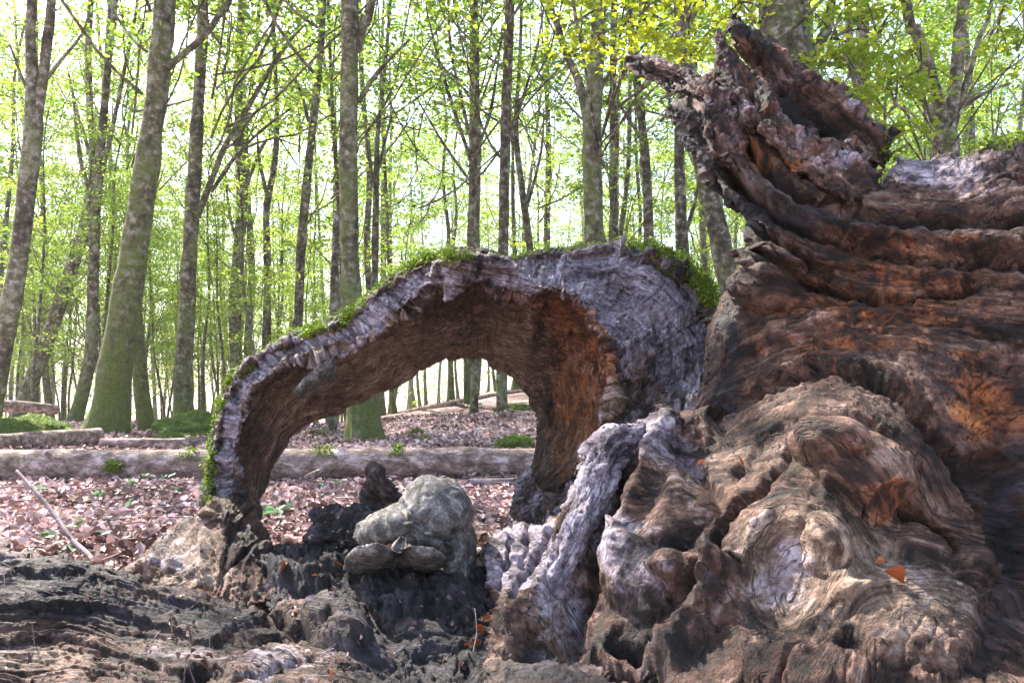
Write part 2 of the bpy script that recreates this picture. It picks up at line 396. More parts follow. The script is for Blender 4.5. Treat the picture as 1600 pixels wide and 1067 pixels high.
def place_variant(k, x, y, rz, sc, label, group):
    t, b, c, _ = VAR[k]
    o = thing('beech_tree', label, 'tree', (x, y, float(gz(np.array([x]), np.array([y]))[0])), group)
    o.rotation_euler = (0, 0, rz); o.scale = (sc, sc, sc)
    obj('trunk', t, o); obj('branches', b, o, kind='stuff'); obj('crown', c, o, kind='stuff')
    return o

def px_tree(label, stems, d, moss=0.6, flare=0.0, crown=None, crown_off=(0, 0), top=13.0, name='beech_tree', cat='tree', group=None, broken=False, sprays=()):
    """stems: first is the trunk, the others limbs; each [(px, py, width_px[, depth offset])...] from the bottom up."""
    main = stems[0]; b0 = P1(main[0][0], main[0][1], d)
    gzv = float(gz(np.array([b0[0]]), np.array([d]))[0])
    root = thing(name, label, cat, (b0[0], d, gzv), group)
    first = True; tops = []
    for st in stems:
        pts = [P1(p[0], p[1], d+(p[3] if len(p) > 3 else 0)) for p in st]; rad = [p[2]*0.86*d/F/2 for p in st]
        if first and pts[0][2] > gzv:
            e = pts[0]-(pts[1]-pts[0])/max((pts[1]-pts[0])[2], 0.05)*(pts[0][2]-gzv); pts.insert(0, e); rad.insert(0, rad[0]*1.15)
        if first:
            pts[0] = pts[0]-np.array((0, 0, 0.12))
        if st[-1][1] <= 5 and not broken:
            dr = pts[-1]-pts[-2]; dr /= np.linalg.norm(dr)
            ln = max(top-pts[-1][2], 1.5)*(1 if first else 0.6)
            for s in (0.4, 1.0):
                pts.append(pts[-1]+(dr*0.5+np.array((0, 0, 0.6)))*ln*(0.4 if s == 0.4 else 0.6)); rad.append(rad[-1]*(0.75 if s == 0.4 else 0.15))
        elif not broken and not first:
            rad[-1] = min(rad[-1], 0.012)
        pts = np.array(pts); tops.append(pts[-1])
        v, q, t = tube(pts, rad, 22 if first else 8, 90 if first else 28, 0.13, 5, flare if first else 0, 5, d*3+main[0][0])
        m = {'moss': moss_of(v, gzv, moss*0.62, 1.7)+0.19+0.10*(moss > 0.5)}
        obj('trunk' if first else 'limb', mesh('trunk' if first else 'limb', local(v, root), q, t, m, mat=M_BARK), root)
        first = False
    if crown is not None:
        V = CROWN_HI[crown % 3]; i = np.array(tops[0]); tp = V[3][-1]
        for nm, me in (('branches', V[1]), ('crown', V[2])):
            obj(nm, me, root, (i[0]-tp[0]-root.location[0]+crown_off[0], i[1]-tp[1]-root.location[1]+crown_off[1], top-17.0+1.0-gzv), kind='stuff')
    if sprays:
        rng = np.random.default_rng(int(d*100)+int(main[0][0]))
        C, N = [], []
        tw = []
        for (px, py, dd, rx, rz_, n) in sprays:
            c0 = P1(px, py, dd); lay = rng.integers(0, max(2, int(rz_/0.13)), n)
            c = c0+np.c_[rng.normal(0, rx*0.5, n), rng.normal(0, rx*0.5, n), (lay/max(1, lay.max())-0.5)*2*rz_+rng.normal(0, 0.04, n)]
            c[:, 2] -= 0.12*np.abs(c[:, 0]-c0[0])
            C.append(c); nn = rng.normal(0, 0.35, (n, 3)); nn[:, 2] += 1; N.append(nn)
            anchor = np.array((root.location[0], d, c0[2]-0.5))
            for k in range(5):
                e = c[rng.integers(0, n)]; tw.append(tube([anchor if k == 0 else c0, (c0+e)/2+np.array((0, 0, 0.05)), e], [0.016, 0.009, 0.003], 4, 6, cap=False))
        v, q, t = merge(tw)
        obj('branches', mesh('branches', local(v, root), q, t, {'moss': np.full(len(v), 0.2)}, mat=M_BARK), root, kind='stuff')
        C = np.concatenate(C); N = np.concatenate(N)
        obj('crown', leaf_mesh('crown', local(C, root), N, 0.075*rng.uniform(0.7, 1.2, len(C)), rng, M_LEAFY if 'yellow' in label else M_LEAF), root, kind='stuff')
    return root

px_tree('dark forked beech leaning at the far left edge', [
    [(-28, 700, 44), (0, 560, 36), (25, 430, 32), (42, 290, 31), (52, 200, 30), (50, 120, 20), (47, 40, 17), (50, 0, 16)],
    [(54, 200, 18), (66, 130, 17), (74, 60, 17), (80, 0, 16)], [(72, 125, 7), (95, 95, 6), (125, 58, 4), (140, 20, 3)], [(46, 150, 6), (30, 110, 5), (15, 70, 3)]], 8.2, 0.35, 0.15, 0)
px_tree('slim dark beech slanting up to the right near the left edge', [
    [(28, 650, 27), (75, 530, 24), (108, 430, 22), (135, 345, 21), (148, 260, 18), (140, 160, 13), (138, 60, 11), (142, 0, 10)],
    [(146, 300, 12), (160, 220, 11), (165, 120, 10), (172, 0, 8)], [(140, 240, 8), (118, 165, 6), (105, 105, 4)]], 15, 0.4, 0.1, 1)
px_tree('dark multi-stemmed beech just left of the broad pale beech', [
    [(118, 655, 24), (140, 560, 20), (146, 430, 18), (150, 320, 17), (160, 200, 14), (170, 90, 11), (180, 0, 10)],
    [(152, 300, 10), (178, 190, 8), (200, 80, 6), (215, 0, 5)], [(150, 330, 9), (128, 260, 8), (118, 190, 6), (112, 130, 4)]], 13, 0.5, 0.12, 2)
px_tree('broad pale lichen-patched beech with green mossy flared base', [
    [(166, 688, 62), (173, 620, 58), (187, 540, 55), (203, 430, 50), (222, 310, 43), (240, 190, 38), (250, 90, 36), (258, 0, 36)],
    [(262, 105, 15), (290, 82, 13), (325, 50, 12), (352, 8, 10), (360, 0, 9)]], 9.6, 1.0, 0.22, 0)
px_tree('slim sunlit mossy beech close behind the broad pale beech', [
    [(232, 682, 30), (220, 600, 25), (214, 520, 22), (214, 430, 19), (226, 320, 16), (248, 200, 14), (262, 60, 12), (266, 0, 12)]], 10.3, 0.9, 0.10, 1)
px_tree('dark straight beech rising over the mossy mound', [
    [(290, 672, 34), (287, 600, 31), (292, 480, 29), (298, 370, 27), (305, 250, 24), (312, 120, 21), (318, 0, 19)],
    [(308, 340, 14), (335, 270, 12), (352, 228, 11), (398, 150, 9), (440, 80, 7), (478, 38, 4)],
    [(330, 300, 8), (372, 240, 7), (420, 195, 6), (455, 170, 3)]], 11.5, 0.55, 0.2, 2)
px_tree('thin leaning beech with a kinked stem in the left middle', [
    [(368, 640, 15), (370, 540, 14), (375, 420, 13), (382, 300, 12), (384, 200, 9), (398, 100, 7), (405, 0, 6)],
    [(375, 400, 7), (358, 330, 6), (352, 260, 4)], [(382, 300, 7), (410, 230, 6), (450, 180, 4)]], 17, 0.4, 0.06, 0)
px_tree('thin dark forked beech between the kinked stem and the tall pale one', [
    [(415, 640, 18), (416, 530, 16), (418, 420, 14), (416, 330, 12), (428, 260, 11), (433, 180, 9), (428, 60, 7), (430, 0, 6)],
    [(416, 300, 8), (405, 250, 7), (402, 210, 4)]], 16, 0.4, 0.06, 1)
px_tree('tall thin pale beech with a broken shelf of bark', [
    [(462, 640, 19), (465, 520, 17), (470, 400, 17), (478, 300, 16), (488, 200, 14), (498, 110, 13), (505, 0, 12)],
    [(482, 190, 7), (468, 140, 6), (440, 95, 4)]], 14, 0.3, 0.08, 2)
px_tree('thick lichen-flecked beech standing centrally behind the arch with mossy foot', [
    [(570, 688, 50), (568, 640, 45), (560, 570, 40), (549, 470, 35), (545, 350, 33), (545, 200, 31), (546, 90, 30), (547, 0, 30)],
    [(556, 80, 16), (568, 40, 15), (582, 0, 14)], [(560, 160, 9), (585, 120, 8), (610, 92, 6), (640, 62, 4)]], 9.0, 0.95, 0.32, 0)
px_tree('reddish snapped-off stem tight against the thick central beech', [
    [(520, 640, 17), (521, 520, 16), (523, 430, 15), (525, 345, 11), (527, 335, 3)]], 10.5, 0.2, 0.05, None, name='broken_tree', broken=True)
px_tree('thin twiggy beech just right of the thick central beech', [
    [(582, 640, 14), (585, 500, 13), (586, 400, 12), (588, 300, 11), (590, 215, 9), (600, 120, 7), (610, 0, 6)],
    [(588, 280, 6), (602, 220, 5), (615, 170, 4)], [(587, 300, 6), (575, 240, 5), (570, 180, 3)]], 15, 0.3, 0.05, 1)
px_tree('slender beech whose branches fan out widely above the arch top', [
    [(741, 640, 16), (742, 500, 15), (740, 390, 14), (739, 290, 14), (742, 200, 13), (745, 100, 10), (742, 0, 9)],
    [(739, 260, 8), (715, 190, 7), (690, 110, 6), (672, 40, 4), (665, 0, 3)], [(738, 230, 7), (722, 160, 6), (705, 80, 5), (700, 0, 4)],
    [(742, 240, 7), (765, 180, 6), (778, 100, 4), (785, 40, 3)], [(739, 290, 6), (690, 220, 5), (655, 160, 3)]], 13, 0.3, 0.08, 2)
px_tree('sunlit pale beech above the highest point of the arch', [
    [(784, 640, 22), (785, 500, 20), (786, 390, 19), (789, 260, 18), (792, 130, 17), (797, 0, 17)],
    [(790, 230, 7), (815, 160, 6), (838, 80, 4), (850, 10, 3)]], 12, 0.25, 0.08, 0)
px_tree('thin leaning beech right of the sunlit pale one', [
    [(834, 640, 15), (833, 500, 14), (829, 395, 13), (815, 290, 12), (806, 200, 9), (812, 100, 7), (815, 0, 6)],
    [(822, 330, 6), (845, 240, 5), (850, 170, 3)]], 15, 0.3, 0.05, 1)
px_tree('thick dark mossy beech with yellow leaves, left of the broken snag', [
    [(934, 640, 44), (932, 500, 40), (930, 400, 38), (926, 300, 35), (924, 210, 33), (930, 110, 29), (936, 0, 27)],
    [(918, 190, 18), (905, 130, 15), (885, 85, 13), (868, 30, 11), (860, 0, 10)], [(934, 150, 8), (955, 110, 6), (975, 85, 4)]], 9.5, 0.75, 0.25, 2,
    sprays=[(900, 35, 7.4, 0.28, 0.20, 170), (1000, 25, 7.2, 0.45, 0.18, 320), (1075, 35, 7.0, 0.40, 0.22, 300), (960, 90, 8, 0.25, 0.1, 70), (1150, 5, 7, 0.35, 0.1, 150)])
px_tree('thin pale beech just right of the thick dark mossy beech', [
    [(962, 640, 16), (961, 500, 15), (960, 390, 15), (958, 250, 14), (958, 120, 12), (960, 0, 11)]], 13, 0.3, 0.06, None)
px_tree('dark slim beech behind the left prong of the snag', [
    [(1016, 640, 20), (1015, 500, 19), (1014, 390, 18), (1010, 280, 17), (1002, 180, 15), (990, 90, 13), (984, 0, 11)],
    [(1008, 230, 7), (985, 190, 6), (965, 160, 4)]], 12.5, 0.5, 0.08, 0)
px_tree('ragged dead stem with peeling reddish bark beyond the moss tuft', [
    [(1070, 640, 26), (1068, 500, 24), (1066, 400, 22), (1062, 300, 20), (1062, 200, 16), (1072, 110, 12), (1075, 0, 10)],
    [(1066, 380, 8), (1085, 320, 7), (1092, 280, 4)]], 12, 0.2, 0.06, None)
px_tree('pale sunlit leaning beech seen between the moss tuft and the snag', [
    [(1165, 640, 46), (1152, 520, 42), (1136, 430, 38), (1122, 360, 36), (1106, 290, 33), (1085, 190, 28), (1070, 80, 25), (1062, 0, 22)]], 9.2, 0.5, 0.2, 1)
px_tree('massive dark ivy-mossed beech behind the highest prong of the snag', [
    [(1240, 640, 110), (1238, 400, 100), (1234, 200, 94), (1228, 90, 90), (1222, 0, 88)], [(1250, 110, 24), (1285, 60, 20), (1300, 0, 16)]], 8.0, 0.9, 0.3, 2)
px_tree('multi-stemmed beech fanning out above the right end of the snag, yellow leaves beside it', [
    [(1478, 640, 60), (1478, 420, 54), (1478, 240, 46), (1474, 190, 26), (1456, 120, 20), (1432, 50, 18), (1415, 0, 17)],
    [(1480, 220, 26), (1492, 130, 24), (1500, 50, 22), (1506, 0, 21)], [(1490, 200, 14), (1510, 130, 12), (1530, 60, 10), (1550, 0, 8)],
    [(1470, 200, 12), (1430, 140, 10), (1400, 90, 6)], [(1500, 170, 8), (1540, 145, 6), (1580, 130, 3)]], 9.5, 0.5, 0.2, 0,
    sprays=[(1330, 120, 7.2, 0.35, 0.22, 330), (1400, 165, 7.2, 0.35, 0.22, 330), (1300, 60, 7.4, 0.3, 0.2, 180), (1370, 60, 7.6, 0.3, 0.25, 180), (1440, 110, 7.6, 0.3, 0.2, 160), (1560, 40, 7.8, 0.3, 0.2, 140), (1590, 80, 7.8, 0.2, 0.2, 80)])
px_tree('twin grey beech stem right of the massive dark beech', [
    [(1352, 640, 26), (1352, 300, 24), (1350, 150, 22), (1348, 60, 21), (1347, 0, 20)], [(1350, 180, 16), (1330, 90, 15), (1325, 0, 14)]], 12, 0.3, 0.1, 1)

# filler trees of the bright background wood
rng = np.random.default_rng(77)
spots = []
tries = 0
while len(spots) < 205 and tries < 20000:
    tries += 1
    y = 15+55*rng.random()**0.8; a = math.radians(rng.uniform(-39, 39)); x = y*math.tan(a)
    if all((x-q[0])**2+(y-q[1])**2 > (0.9+0.02*y)**2 for q in spots): spots.append((x, y))
ANCH = [(30, 'forked edge beech'), (145, 'multi-stemmed dark beech'), (215, 'broad pale beech'), (305, 'dark straight beech'), (378, 'kinked beech'), (425, 'dark forked beech'), (475, 'tall thin pale beech'), (546, 'thick central beech'), (588, 'twiggy beech'), (741, 'fan-branched beech'), (788, 'sunlit pale beech'), (822, 'thin leaning beech'), (928, 'thick mossy beech'), (1012, 'slim dark beech'), (1120, 'leaning sunlit beech'), (1235, 'massive dark beech'), (1350, 'twin grey beech'), (1480, 'fanning multi-stemmed beech'), (1700, '')]
def where(px):
    if px < 30: return 'left of the forked edge beech'
    k = max(i for i in range(len(ANCH)) if ANCH[i][0] <= px)
    return 'right of the '+ANCH[k][1] if k >= len(ANCH)-2 else 'between the %s and the %s' % (ANCH[k][1], ANCH[k+1][1])
mid = sorted([s for s in spots if s[1] <= 30], key=lambda s: s[0]/s[1]); seen = {}
cnt = {}
for s in mid: w = where(800+F*s[0]/s[1]); cnt[w] = cnt.get(w, 0)+1
ORD = ['first', 'second', 'third', 'fourth', 'fifth', 'sixth', 'seventh', 'eighth']
for i, (x, y) in enumerate(spots):
    far = y > 30
    if far: lab = 'slender distant beech in the hazy bright wood beyond'
    else:
        w = where(800+F*x/y); same = [s for s in mid if where(800+F*s[0]/s[1]) == w]; k = same.index((x, y))
        lab = 'slender mid-distance beech %s' % w if len(same) == 1 else '%s slender mid-distance beech %s' % (ORD[min(k, 7)], w)
    place_variant(int(rng.integers(0, 7)), x, y, rng.random()*6.28, rng.uniform(0.8, 1.2), lab,
                  'distant beeches in the bright wood' if far else 'beeches in the middle distance')
# young leafy trees low down at the left and right
rng = np.random.default_rng(78)
for i in range(74):
    y = rng.uniform(12, 27); px = rng.choice([rng.uniform(-60, 520), rng.uniform(900, 1650)]) if i > 34 else rng.uniform(-20, 470)
    x = (px-800)/F*y
    place_variant(5 if i % 2 else 3, x, y, rng.random()*6.28, rng.uniform(0.35, 0.6), 'young leafy beech sapling growing %s' % where(px), 'beech saplings of the understorey')
# the wood beyond: leaf masses too far to pick apart
rng = np.random.default_rng(79)
C = []
for k in range(850):
    y = rng.uniform(40, 95); x = y*math.tan(math.radians(rng.uniform(-42, 42))); z = -2.5+13*rng.random()**1.2
    m = 60; C.append(np.array((x, y, z))+rng.normal(0, 1, (m, 3))*np.array((1.5, 1.5, 0.45)))
C = np.concatenate(C); nn = rng.normal(0, 0.5, (len(C), 3)); nn[:, 2] += 1
obj('distant_foliage', leaf_mesh('distant_foliage', C, nn, rng.uniform(0.14, 0.26, len(C)), rng, M_LEAF), kind='stuff')
# trees around and behind the camera whose crowns shade the stump
for i, (x, y) in enumerate([(6.0, 2.5), (4.5, -4.5), (-1.5, -7), (-8, 5.5), (8.2, 6.5)]):
    place_variant(2 if i % 2 else 6, x, y, i*1.3, 1.0, 'tall beech standing beside the clearing around the stump', 'beeches around the stump')

# ---------------------------------------------------------------- weathered wood builders
def wood_noise(p, g, lump=0.008, lf=7, ridge=0.006, rf=(4, 38), crack=0.012, cf=(2.2, 11), fine=0.003, ff=85, flake=0.0025, seed=0.0):
    w = np.c_[fbm(p*9+seed, 2), fbm(p*9+31+seed, 2)]*0.012
    ga = g[:, 0]+w[:, 0]; gb = g[:, 1]+w[:, 1]; k = p[:, 1]*2+seed
    h = lump*fbm(p*lf+seed*3, 5)
    wear = 0.35+sst(-0.3, 0.4, fbm(p*6+seed+7, 2))
    h = h+ridge*(ridged(np.c_[ga*rf[0], gb*rf[1], k], 3)-0.45)*1.3*wear
    h = h+ridge*0.55*(ridged(np.c_[ga*rf[0]*2.2, gb*rf[1]*2.6, k+4], 3)-0.45)*(1.5-wear)
    c = np.abs(fbm(np.c_[ga*cf[0], gb*cf[1], k+3], 4)); msk = sst(-0.15, 0.25, fbm(p*5+seed+11, 2))
    h = h-crack*(1-sst(0.0, 0.05, c))*msk
    c2 = np.abs(fbm(np.c_[ga*cf[0]*4.5, gb*cf[1]*3.2, k+9], 4))
    h = h-crack*0.5*(1-sst(0.0, 0.06, c2))
    c3 = np.abs(fbm(p*22+seed+40, 3))
    h = h-crack*0.35*(1-sst(0.0, 0.05, c3))*sst(0.0, 0.3, fbm(p*4+seed+60, 2))
    if flake:
        q = fbm(np.c_[ga*5, gb*12, k+5], 5)*5; fl = np.floor(q); h = h+flake*(fl+sst(0.80, 1.0, q-fl)-q*0.4)
    h = h+fine*fbm(p*ff+seed, 3)
    pit = fbm(p*38+seed, 3); h = h-fine*1.8*sst(0.28, 0.5, pit)
    return h

def blob_zones(pxy, base, blobs):
    z = np.tile(np.array(tuple(base)+(0,)*(5-len(base)), float), (len(pxy), 1))
    for cx, cy, rx, ry, zi, s in blobs:
        d = ((pxy[:, 0]-cx)/rx)**2+((pxy[:, 1]-cy)/ry)**2
        z[:, zi] = np.clip(z[:, zi]+s*np.exp(-d*1.2), 0, 1)
    return z

def relief(name, root, outline, ctrl, T=0.05, Rpx=22, step=2.2, feats=(), lines=None, zones=(0, 0, 0, 0), blobs=(), Tb=None, ragged=5, gk=0.09, mat=None, ang=None, taper=7, smooths=(), **nz):
    """Solid piece with a traced outline, its own depth, rounded edges and a back; carved by feats and wood grain along lines."""
    ol = np.asarray(outline, float); lo = ol.min(0)-4; hi = ol.max(0)+4
    sx, sy = step if isinstance(step, tuple) else (step, step)
    gx = np.arange(lo[0], hi[0], sx); gy = np.arange(lo[1], hi[1], sy); nx, ny = len(gx), len(gy)
    A, B = np.meshgrid(gx, gy, indexing='ij'); q = np.c_[A.ravel(), B.ravel()]
    s3 = np.c_[q/26, np.full(len(q), len(ol)*1.7)]
    qq = q+ragged*np.c_[fbm(s3, 4), fbm(s3+50, 4)]
    ins = inpoly(qq, ol); e = np.where(ins, segdist(qq, ol, True), 0)
    D = tps(ctrl, 0.02)(q); sh = np.sqrt(np.clip(1-(1-np.clip(e/Rpx, 0, 1))**2, 0, 1))
    Tb = T if Tb is None else Tb
    mx, my = np.array([c[0] for c in ctrl]), np.array([c[1] for c in ctrl])
    m = D.mean(); pxm = F/m
    Df = D-T*sh
    g0 = P(q[:, 0], q[:, 1], Df).reshape(nx, ny, 3); n = grid_normals(g0, False)
    n = n*np.sign(-(n*(g0-np.array((0, 0, H)))).sum(-1, keepdims=True)+1e-9)
    # grain
    if lines:
        C = [(x, y, v) for v, ln in lines for x, y in smooth_path(ln, max(4, 2*len(ln)))]
        phi = tps(C, 0.05)(q)
        across = phi*gk; along = ((q[:, 0]*0.7+q[:, 1]*0.3)/pxm)
    else:
        c, s = math.cos(ang or 0), math.sin(ang or 0)
        along = (q[:, 0]*c+q[:, 1]*s)/pxm; across = (-q[:, 0]*s+q[:, 1]*c)/pxm
    g = np.c_[along, across, D]
    p0 = g0.reshape(-1, 3)
    h = np.zeros(len(q))
    for f in feats:
        if f[0] == 'line':
            _, ln, w, hh = f; ln = smooth_path(ln, max(6, 5*len(ln)))
            wob = 5*np.c_[fbm(s3*1.7+5, 2), fbm(s3*1.7+15, 2)]
            dd = segdist(q+wob, ln); h += hh*np.exp(-(dd/w)**2)
        elif f[0] == 'bump':
            _, cx, cy, rx, ry, a, hh = f; a = math.radians(a); x, y = q[:, 0]-cx, q[:, 1]-cy
            u = (x*math.cos(a)+y*math.sin(a))/rx; v = (-x*math.sin(a)+y*math.cos(a))/ry; r = np.sqrt(u*u+v*v)*(1+0.18*fbm(s3*0.8+3, 2))
            h += hh*np.sqrt(np.clip(1-r*r, 0, 1))
        elif f[0] == 'ring':
            _, cx, cy, rx, ry, a, w, hh = f; a = math.radians(a); x, y = q[:, 0]-cx, q[:, 1]-cy
            u = (x*math.cos(a)+y*math.sin(a))/rx; v = (-x*math.sin(a)+y*math.cos(a))/ry; r = np.sqrt(u*u+v*v)*(1+0.15*fbm(s3+3, 2))
            h += hh*np.exp(-((r-1)/w)**2)
        elif f[0] == 'step':   # plate edge: everything on the left of the line (walking it) stands proud, falling off over w
            _, ln, w, hh = f; ln = smooth_path(ln, max(6, 5*len(ln)))
            wob = 4*np.c_[fbm(s3*1.7+5, 2), fbm(s3*1.7+15, 2)]; Q = q+wob
            best = np.full(len(q), 1e9); sg = np.zeros(len(q))
            for k in range(len(ln)-1):
                a0, b0 = ln[k], ln[k+1]; ab = b0-a0; t = np.clip(((Q-a0)@ab)/(ab@ab), 0, 1); dv = Q-a0-t[:, None]*ab
                dd = np.hypot(dv[:, 0], dv[:, 1]); up = dd < best; best = np.where(up, dd, best); sg = np.where(up, np.sign(ab[0]*dv[:, 1]-ab[1]*dv[:, 0]), sg)
            h += np.where(sg < 0, hh*np.exp(-best/w), 0.0)*sst(0, 3, best)
    am = np.ones(len(q))
    for cx, cy, rx, ry, f in smooths: am *= 1-(1-f)*np.exp(-(((q[:, 0]-cx)/rx)**2+((q[:, 1]-cy)/ry)**2)**2)
    h = h+wood_noise(p0, g, **nz)*am
    h = h*np.clip(e/taper, 0, 1)
    p = p0+n.reshape(-1, 3)*h[:, None]
    back = P(q[:, 0], q[:, 1], D+Tb*sh+0.004)
    idx = ins.reshape(nx, ny); fq = idx[:-1, :-1] & idx[1:, :-1] & idx[1:, 1:] & idx[:-1, 1:]
    ii, jj = np.nonzero(fq); a = ii*ny+jj; Q = np.stack([a, a+1, a+ny+1, a+ny], -1)
    N = nx*ny
    bq = Q[:, ::-1]+N
    ed = np.concatenate([Q[:, [0, 1]], Q[:, [1, 2]], Q[:, [2, 3]], Q[:, [3, 0]]]); key = np.sort(ed, 1); kk = key[:, 0]*N+key[:, 1]
    u, ix, ct = np.unique(kk, return_index=True, return_counts=True); be = ed[ix[ct == 1]]
    sq = np.stack([be[:, 1], be[:, 0], be[:, 0]+N, be[:, 1]+N], -1)
    allq = np.r_[Q, bq, sq]; V = np.r_[p, back]
    us, inv = np.unique(allq, return_inverse=True); allq = inv.reshape(-1, 4)
    z = blob_zones(q, zones, blobs)
    at = {'grain': np.r_[g, g][us], 'zone': np.r_[z, z][us][:, :4], 'tan': np.r_[z, z][us][:, 4]}
    return obj(name, mesh(name, local(V[us], root), allq, None, at, mat=mat or M_WOOD), root)

def skin(name, root, lines, nu, nv, zl, swap=None, blobs=(), env=None, swap_max=1e9, rag=0, vamp=None, mat=None, **nz):
    """Closed loft through picture lines given with depth: lines K x M x (px, py, depth)."""
    L = np.asarray(lines, float); K, M = L.shape[:2]
    W = P(L[..., 0], L[..., 1], L[..., 2])
    a = catmull(np.swapaxes(W, 0, 1), np.linspace(0, M-1, nu))            # nu x K x 3
    if rag:
        tt_ = np.linspace(0, M-1, nu)
        for k in range(K): a[:, k] += rag*np.stack([fbm(np.c_[tt_*2.6, tt_*0+k*0.9, tt_*0+j*7.0], 4) for j in range(3)], -1)
    pa = catmull(np.swapaxes(L[..., :2], 0, 1), np.linspace(0, M-1, nu))
    tv = np.arange(nv)*K/nv
    g = np.swapaxes(catmull(np.swapaxes(a, 0, 1), tv, True), 0, 1); px = np.swapaxes(catmull(np.swapaxes(pa, 0, 1), tv, True), 0, 1)
    cap = np.ones(nu); k = 5
    cap[:k] = np.sqrt(1-(1-np.linspace(0.02, 1, k))**2); cap[-k:] = cap[:k][::-1]
    cen = g.mean(1, keepdims=True); g = cen+(g-cen)*cap[:, None, None]
    n = grid_normals(g, True)
    if ((g-cen)*n).sum() < 0: n = -n
    ul = np.r_[0, np.cumsum(np.linalg.norm(np.diff(g.mean(1), axis=0), axis=1))]
    vl = np.cumsum(np.linalg.norm(np.diff(np.concatenate([g, g[:, :1]], 1), axis=1), axis=2), 1); vl = np.c_[np.zeros(nu), vl[:, :-1]]
    U = np.repeat(ul[:, None], nv, 1)
    i = np.floor(tv).astype(int); f = tv-i
    zl = np.asarray(zl, float); z = zl[i % K]*(1-f)[:, None]+zl[(i+1) % K]*f[:, None]
    z = np.repeat(z[None], nu, 0).reshape(-1, 4)
    sw = np.zeros(K) if swap is None else np.asarray(swap, float)
    s = (np.repeat((sw[i % K]*(1-f)+sw[(i+1) % K]*f)[None], nu, 0) > 0.5) & (px[..., 0] < swap_max)
    gr = np.where(s[..., None], np.stack([vl, U, U*0], -1), np.stack([U, vl, U*0], -1)).reshape(-1, 3)
    z = np.clip(np.c_[z, np.zeros(len(z))]+blob_zones(px.reshape(-1, 2), (0, 0, 0, 0), [(q[0], q[1], q[2], q[3], q[4], q[5]) for q in blobs if q[5] > 0])-blob_zones(px.reshape(-1, 2), (0, 0, 0, 0), [(q[0], q[1], q[2], q[3], q[4], -q[5]) for q in blobs if q[5] < 0]), 0, 1)
    p = g.reshape(-1, 3); nn = n.reshape(-1, 3)
    h = wood_noise(p, gr, **nz)*(1 if vamp is None else vamp[None].repeat(nu, 0).ravel())
    if env is not None: h = h+env(px.reshape(-1, 2), p, gr)
    p = p+nn*(h*np.repeat(np.minimum(cap, 1), nv))[:, None]
    q = gridq(nu, nv, True)
    o = obj(name, mesh(name, local(p, root), q, None, {'grain': gr, 'zone': z[:, :4], 'tan': z[:, 4]}, mat=mat or M_WOOD), root)
    return o, p.reshape(nu, nv, 3), px

def strand(name, root, path, rx, ry=None, nu=120, nv=48, zone=(0, 0, 0, 0), blobs=(), **nz):
    """Ridge or prong of wood: tube along (px, py, depth) with half-width rx and half-depth ry in px."""
    pth = smooth_path(path, nu); m = len(path); t = np.linspace(0, m-1, nu)
    a = np.interp(t, np.arange(m), rx)*pth[:, 2]/F; b = np.interp(t, np.arange(m), ry or rx)*pth[:, 2]/F
    c = P(pth[:, 0], pth[:, 1], pth[:, 2]); tg = np.gradient(c, axis=0); tg /= np.linalg.norm(tg, axis=1, keepdims=True)
    vw = c-np.array((0, 0, H)); vw /= np.linalg.norm(vw, axis=1, keepdims=True)
    sd_ = np.cross(tg, vw); sd_ /= np.linalg.norm(sd_, axis=1, keepdims=True)+1e-9; dp = np.cross(sd_, tg)
    th = np.linspace(0, 2*np.pi, nv, endpoint=False)
    cap = np.ones(nu); k = max(4, nu//14); cap[:k] = np.sqrt(1-(1-np.linspace(0.02, 1, k))**2); cap[-k:] = cap[:k][::-1]
    g = c[:, None]+(sd_[:, None]*np.cos(th)[None, :, None]*a[:, None, None]+dp[:, None]*np.sin(th)[None, :, None]*b[:, None, None])*cap[:, None, None]
    n = grid_normals(g, True)
    if ((g-c[:, None])*n).sum() < 0: n = -n
    ul = np.r_[0, np.cumsum(np.linalg.norm(np.diff(c, axis=0), axis=1))]
    gr = np.stack([np.repeat(ul[:, None], nv, 1), np.repeat(th[None], nu, 0)*a.mean(), np.zeros((nu, nv))], -1).reshape(-1, 3)
    p = g.reshape(-1, 3); h = wood_noise(p, gr, **nz)*np.repeat(cap, nv); p = p+n.reshape(-1, 3)*h[:, None]
    z = blob_zones(np.repeat(pth[:, :2], nv, 0), zone, blobs)
    return obj(name, mesh(name, local(p, root), gridq(nu, nv, True), None, {'grain': gr, 'zone': z[:, :4], 'tan': z[:, 4]}, mat=M_WOOD), root)

BL, RO, BK, MO, TA = 0, 1, 2, 3, 4
# ---------------------------------------------------------------- the rotten stump
ST = thing('rotten_stump', 'huge hollow rotten beech stump with a mossy arch, torn prongs and bleached roots', 'stump', (0.1, 1.9, 0.0))

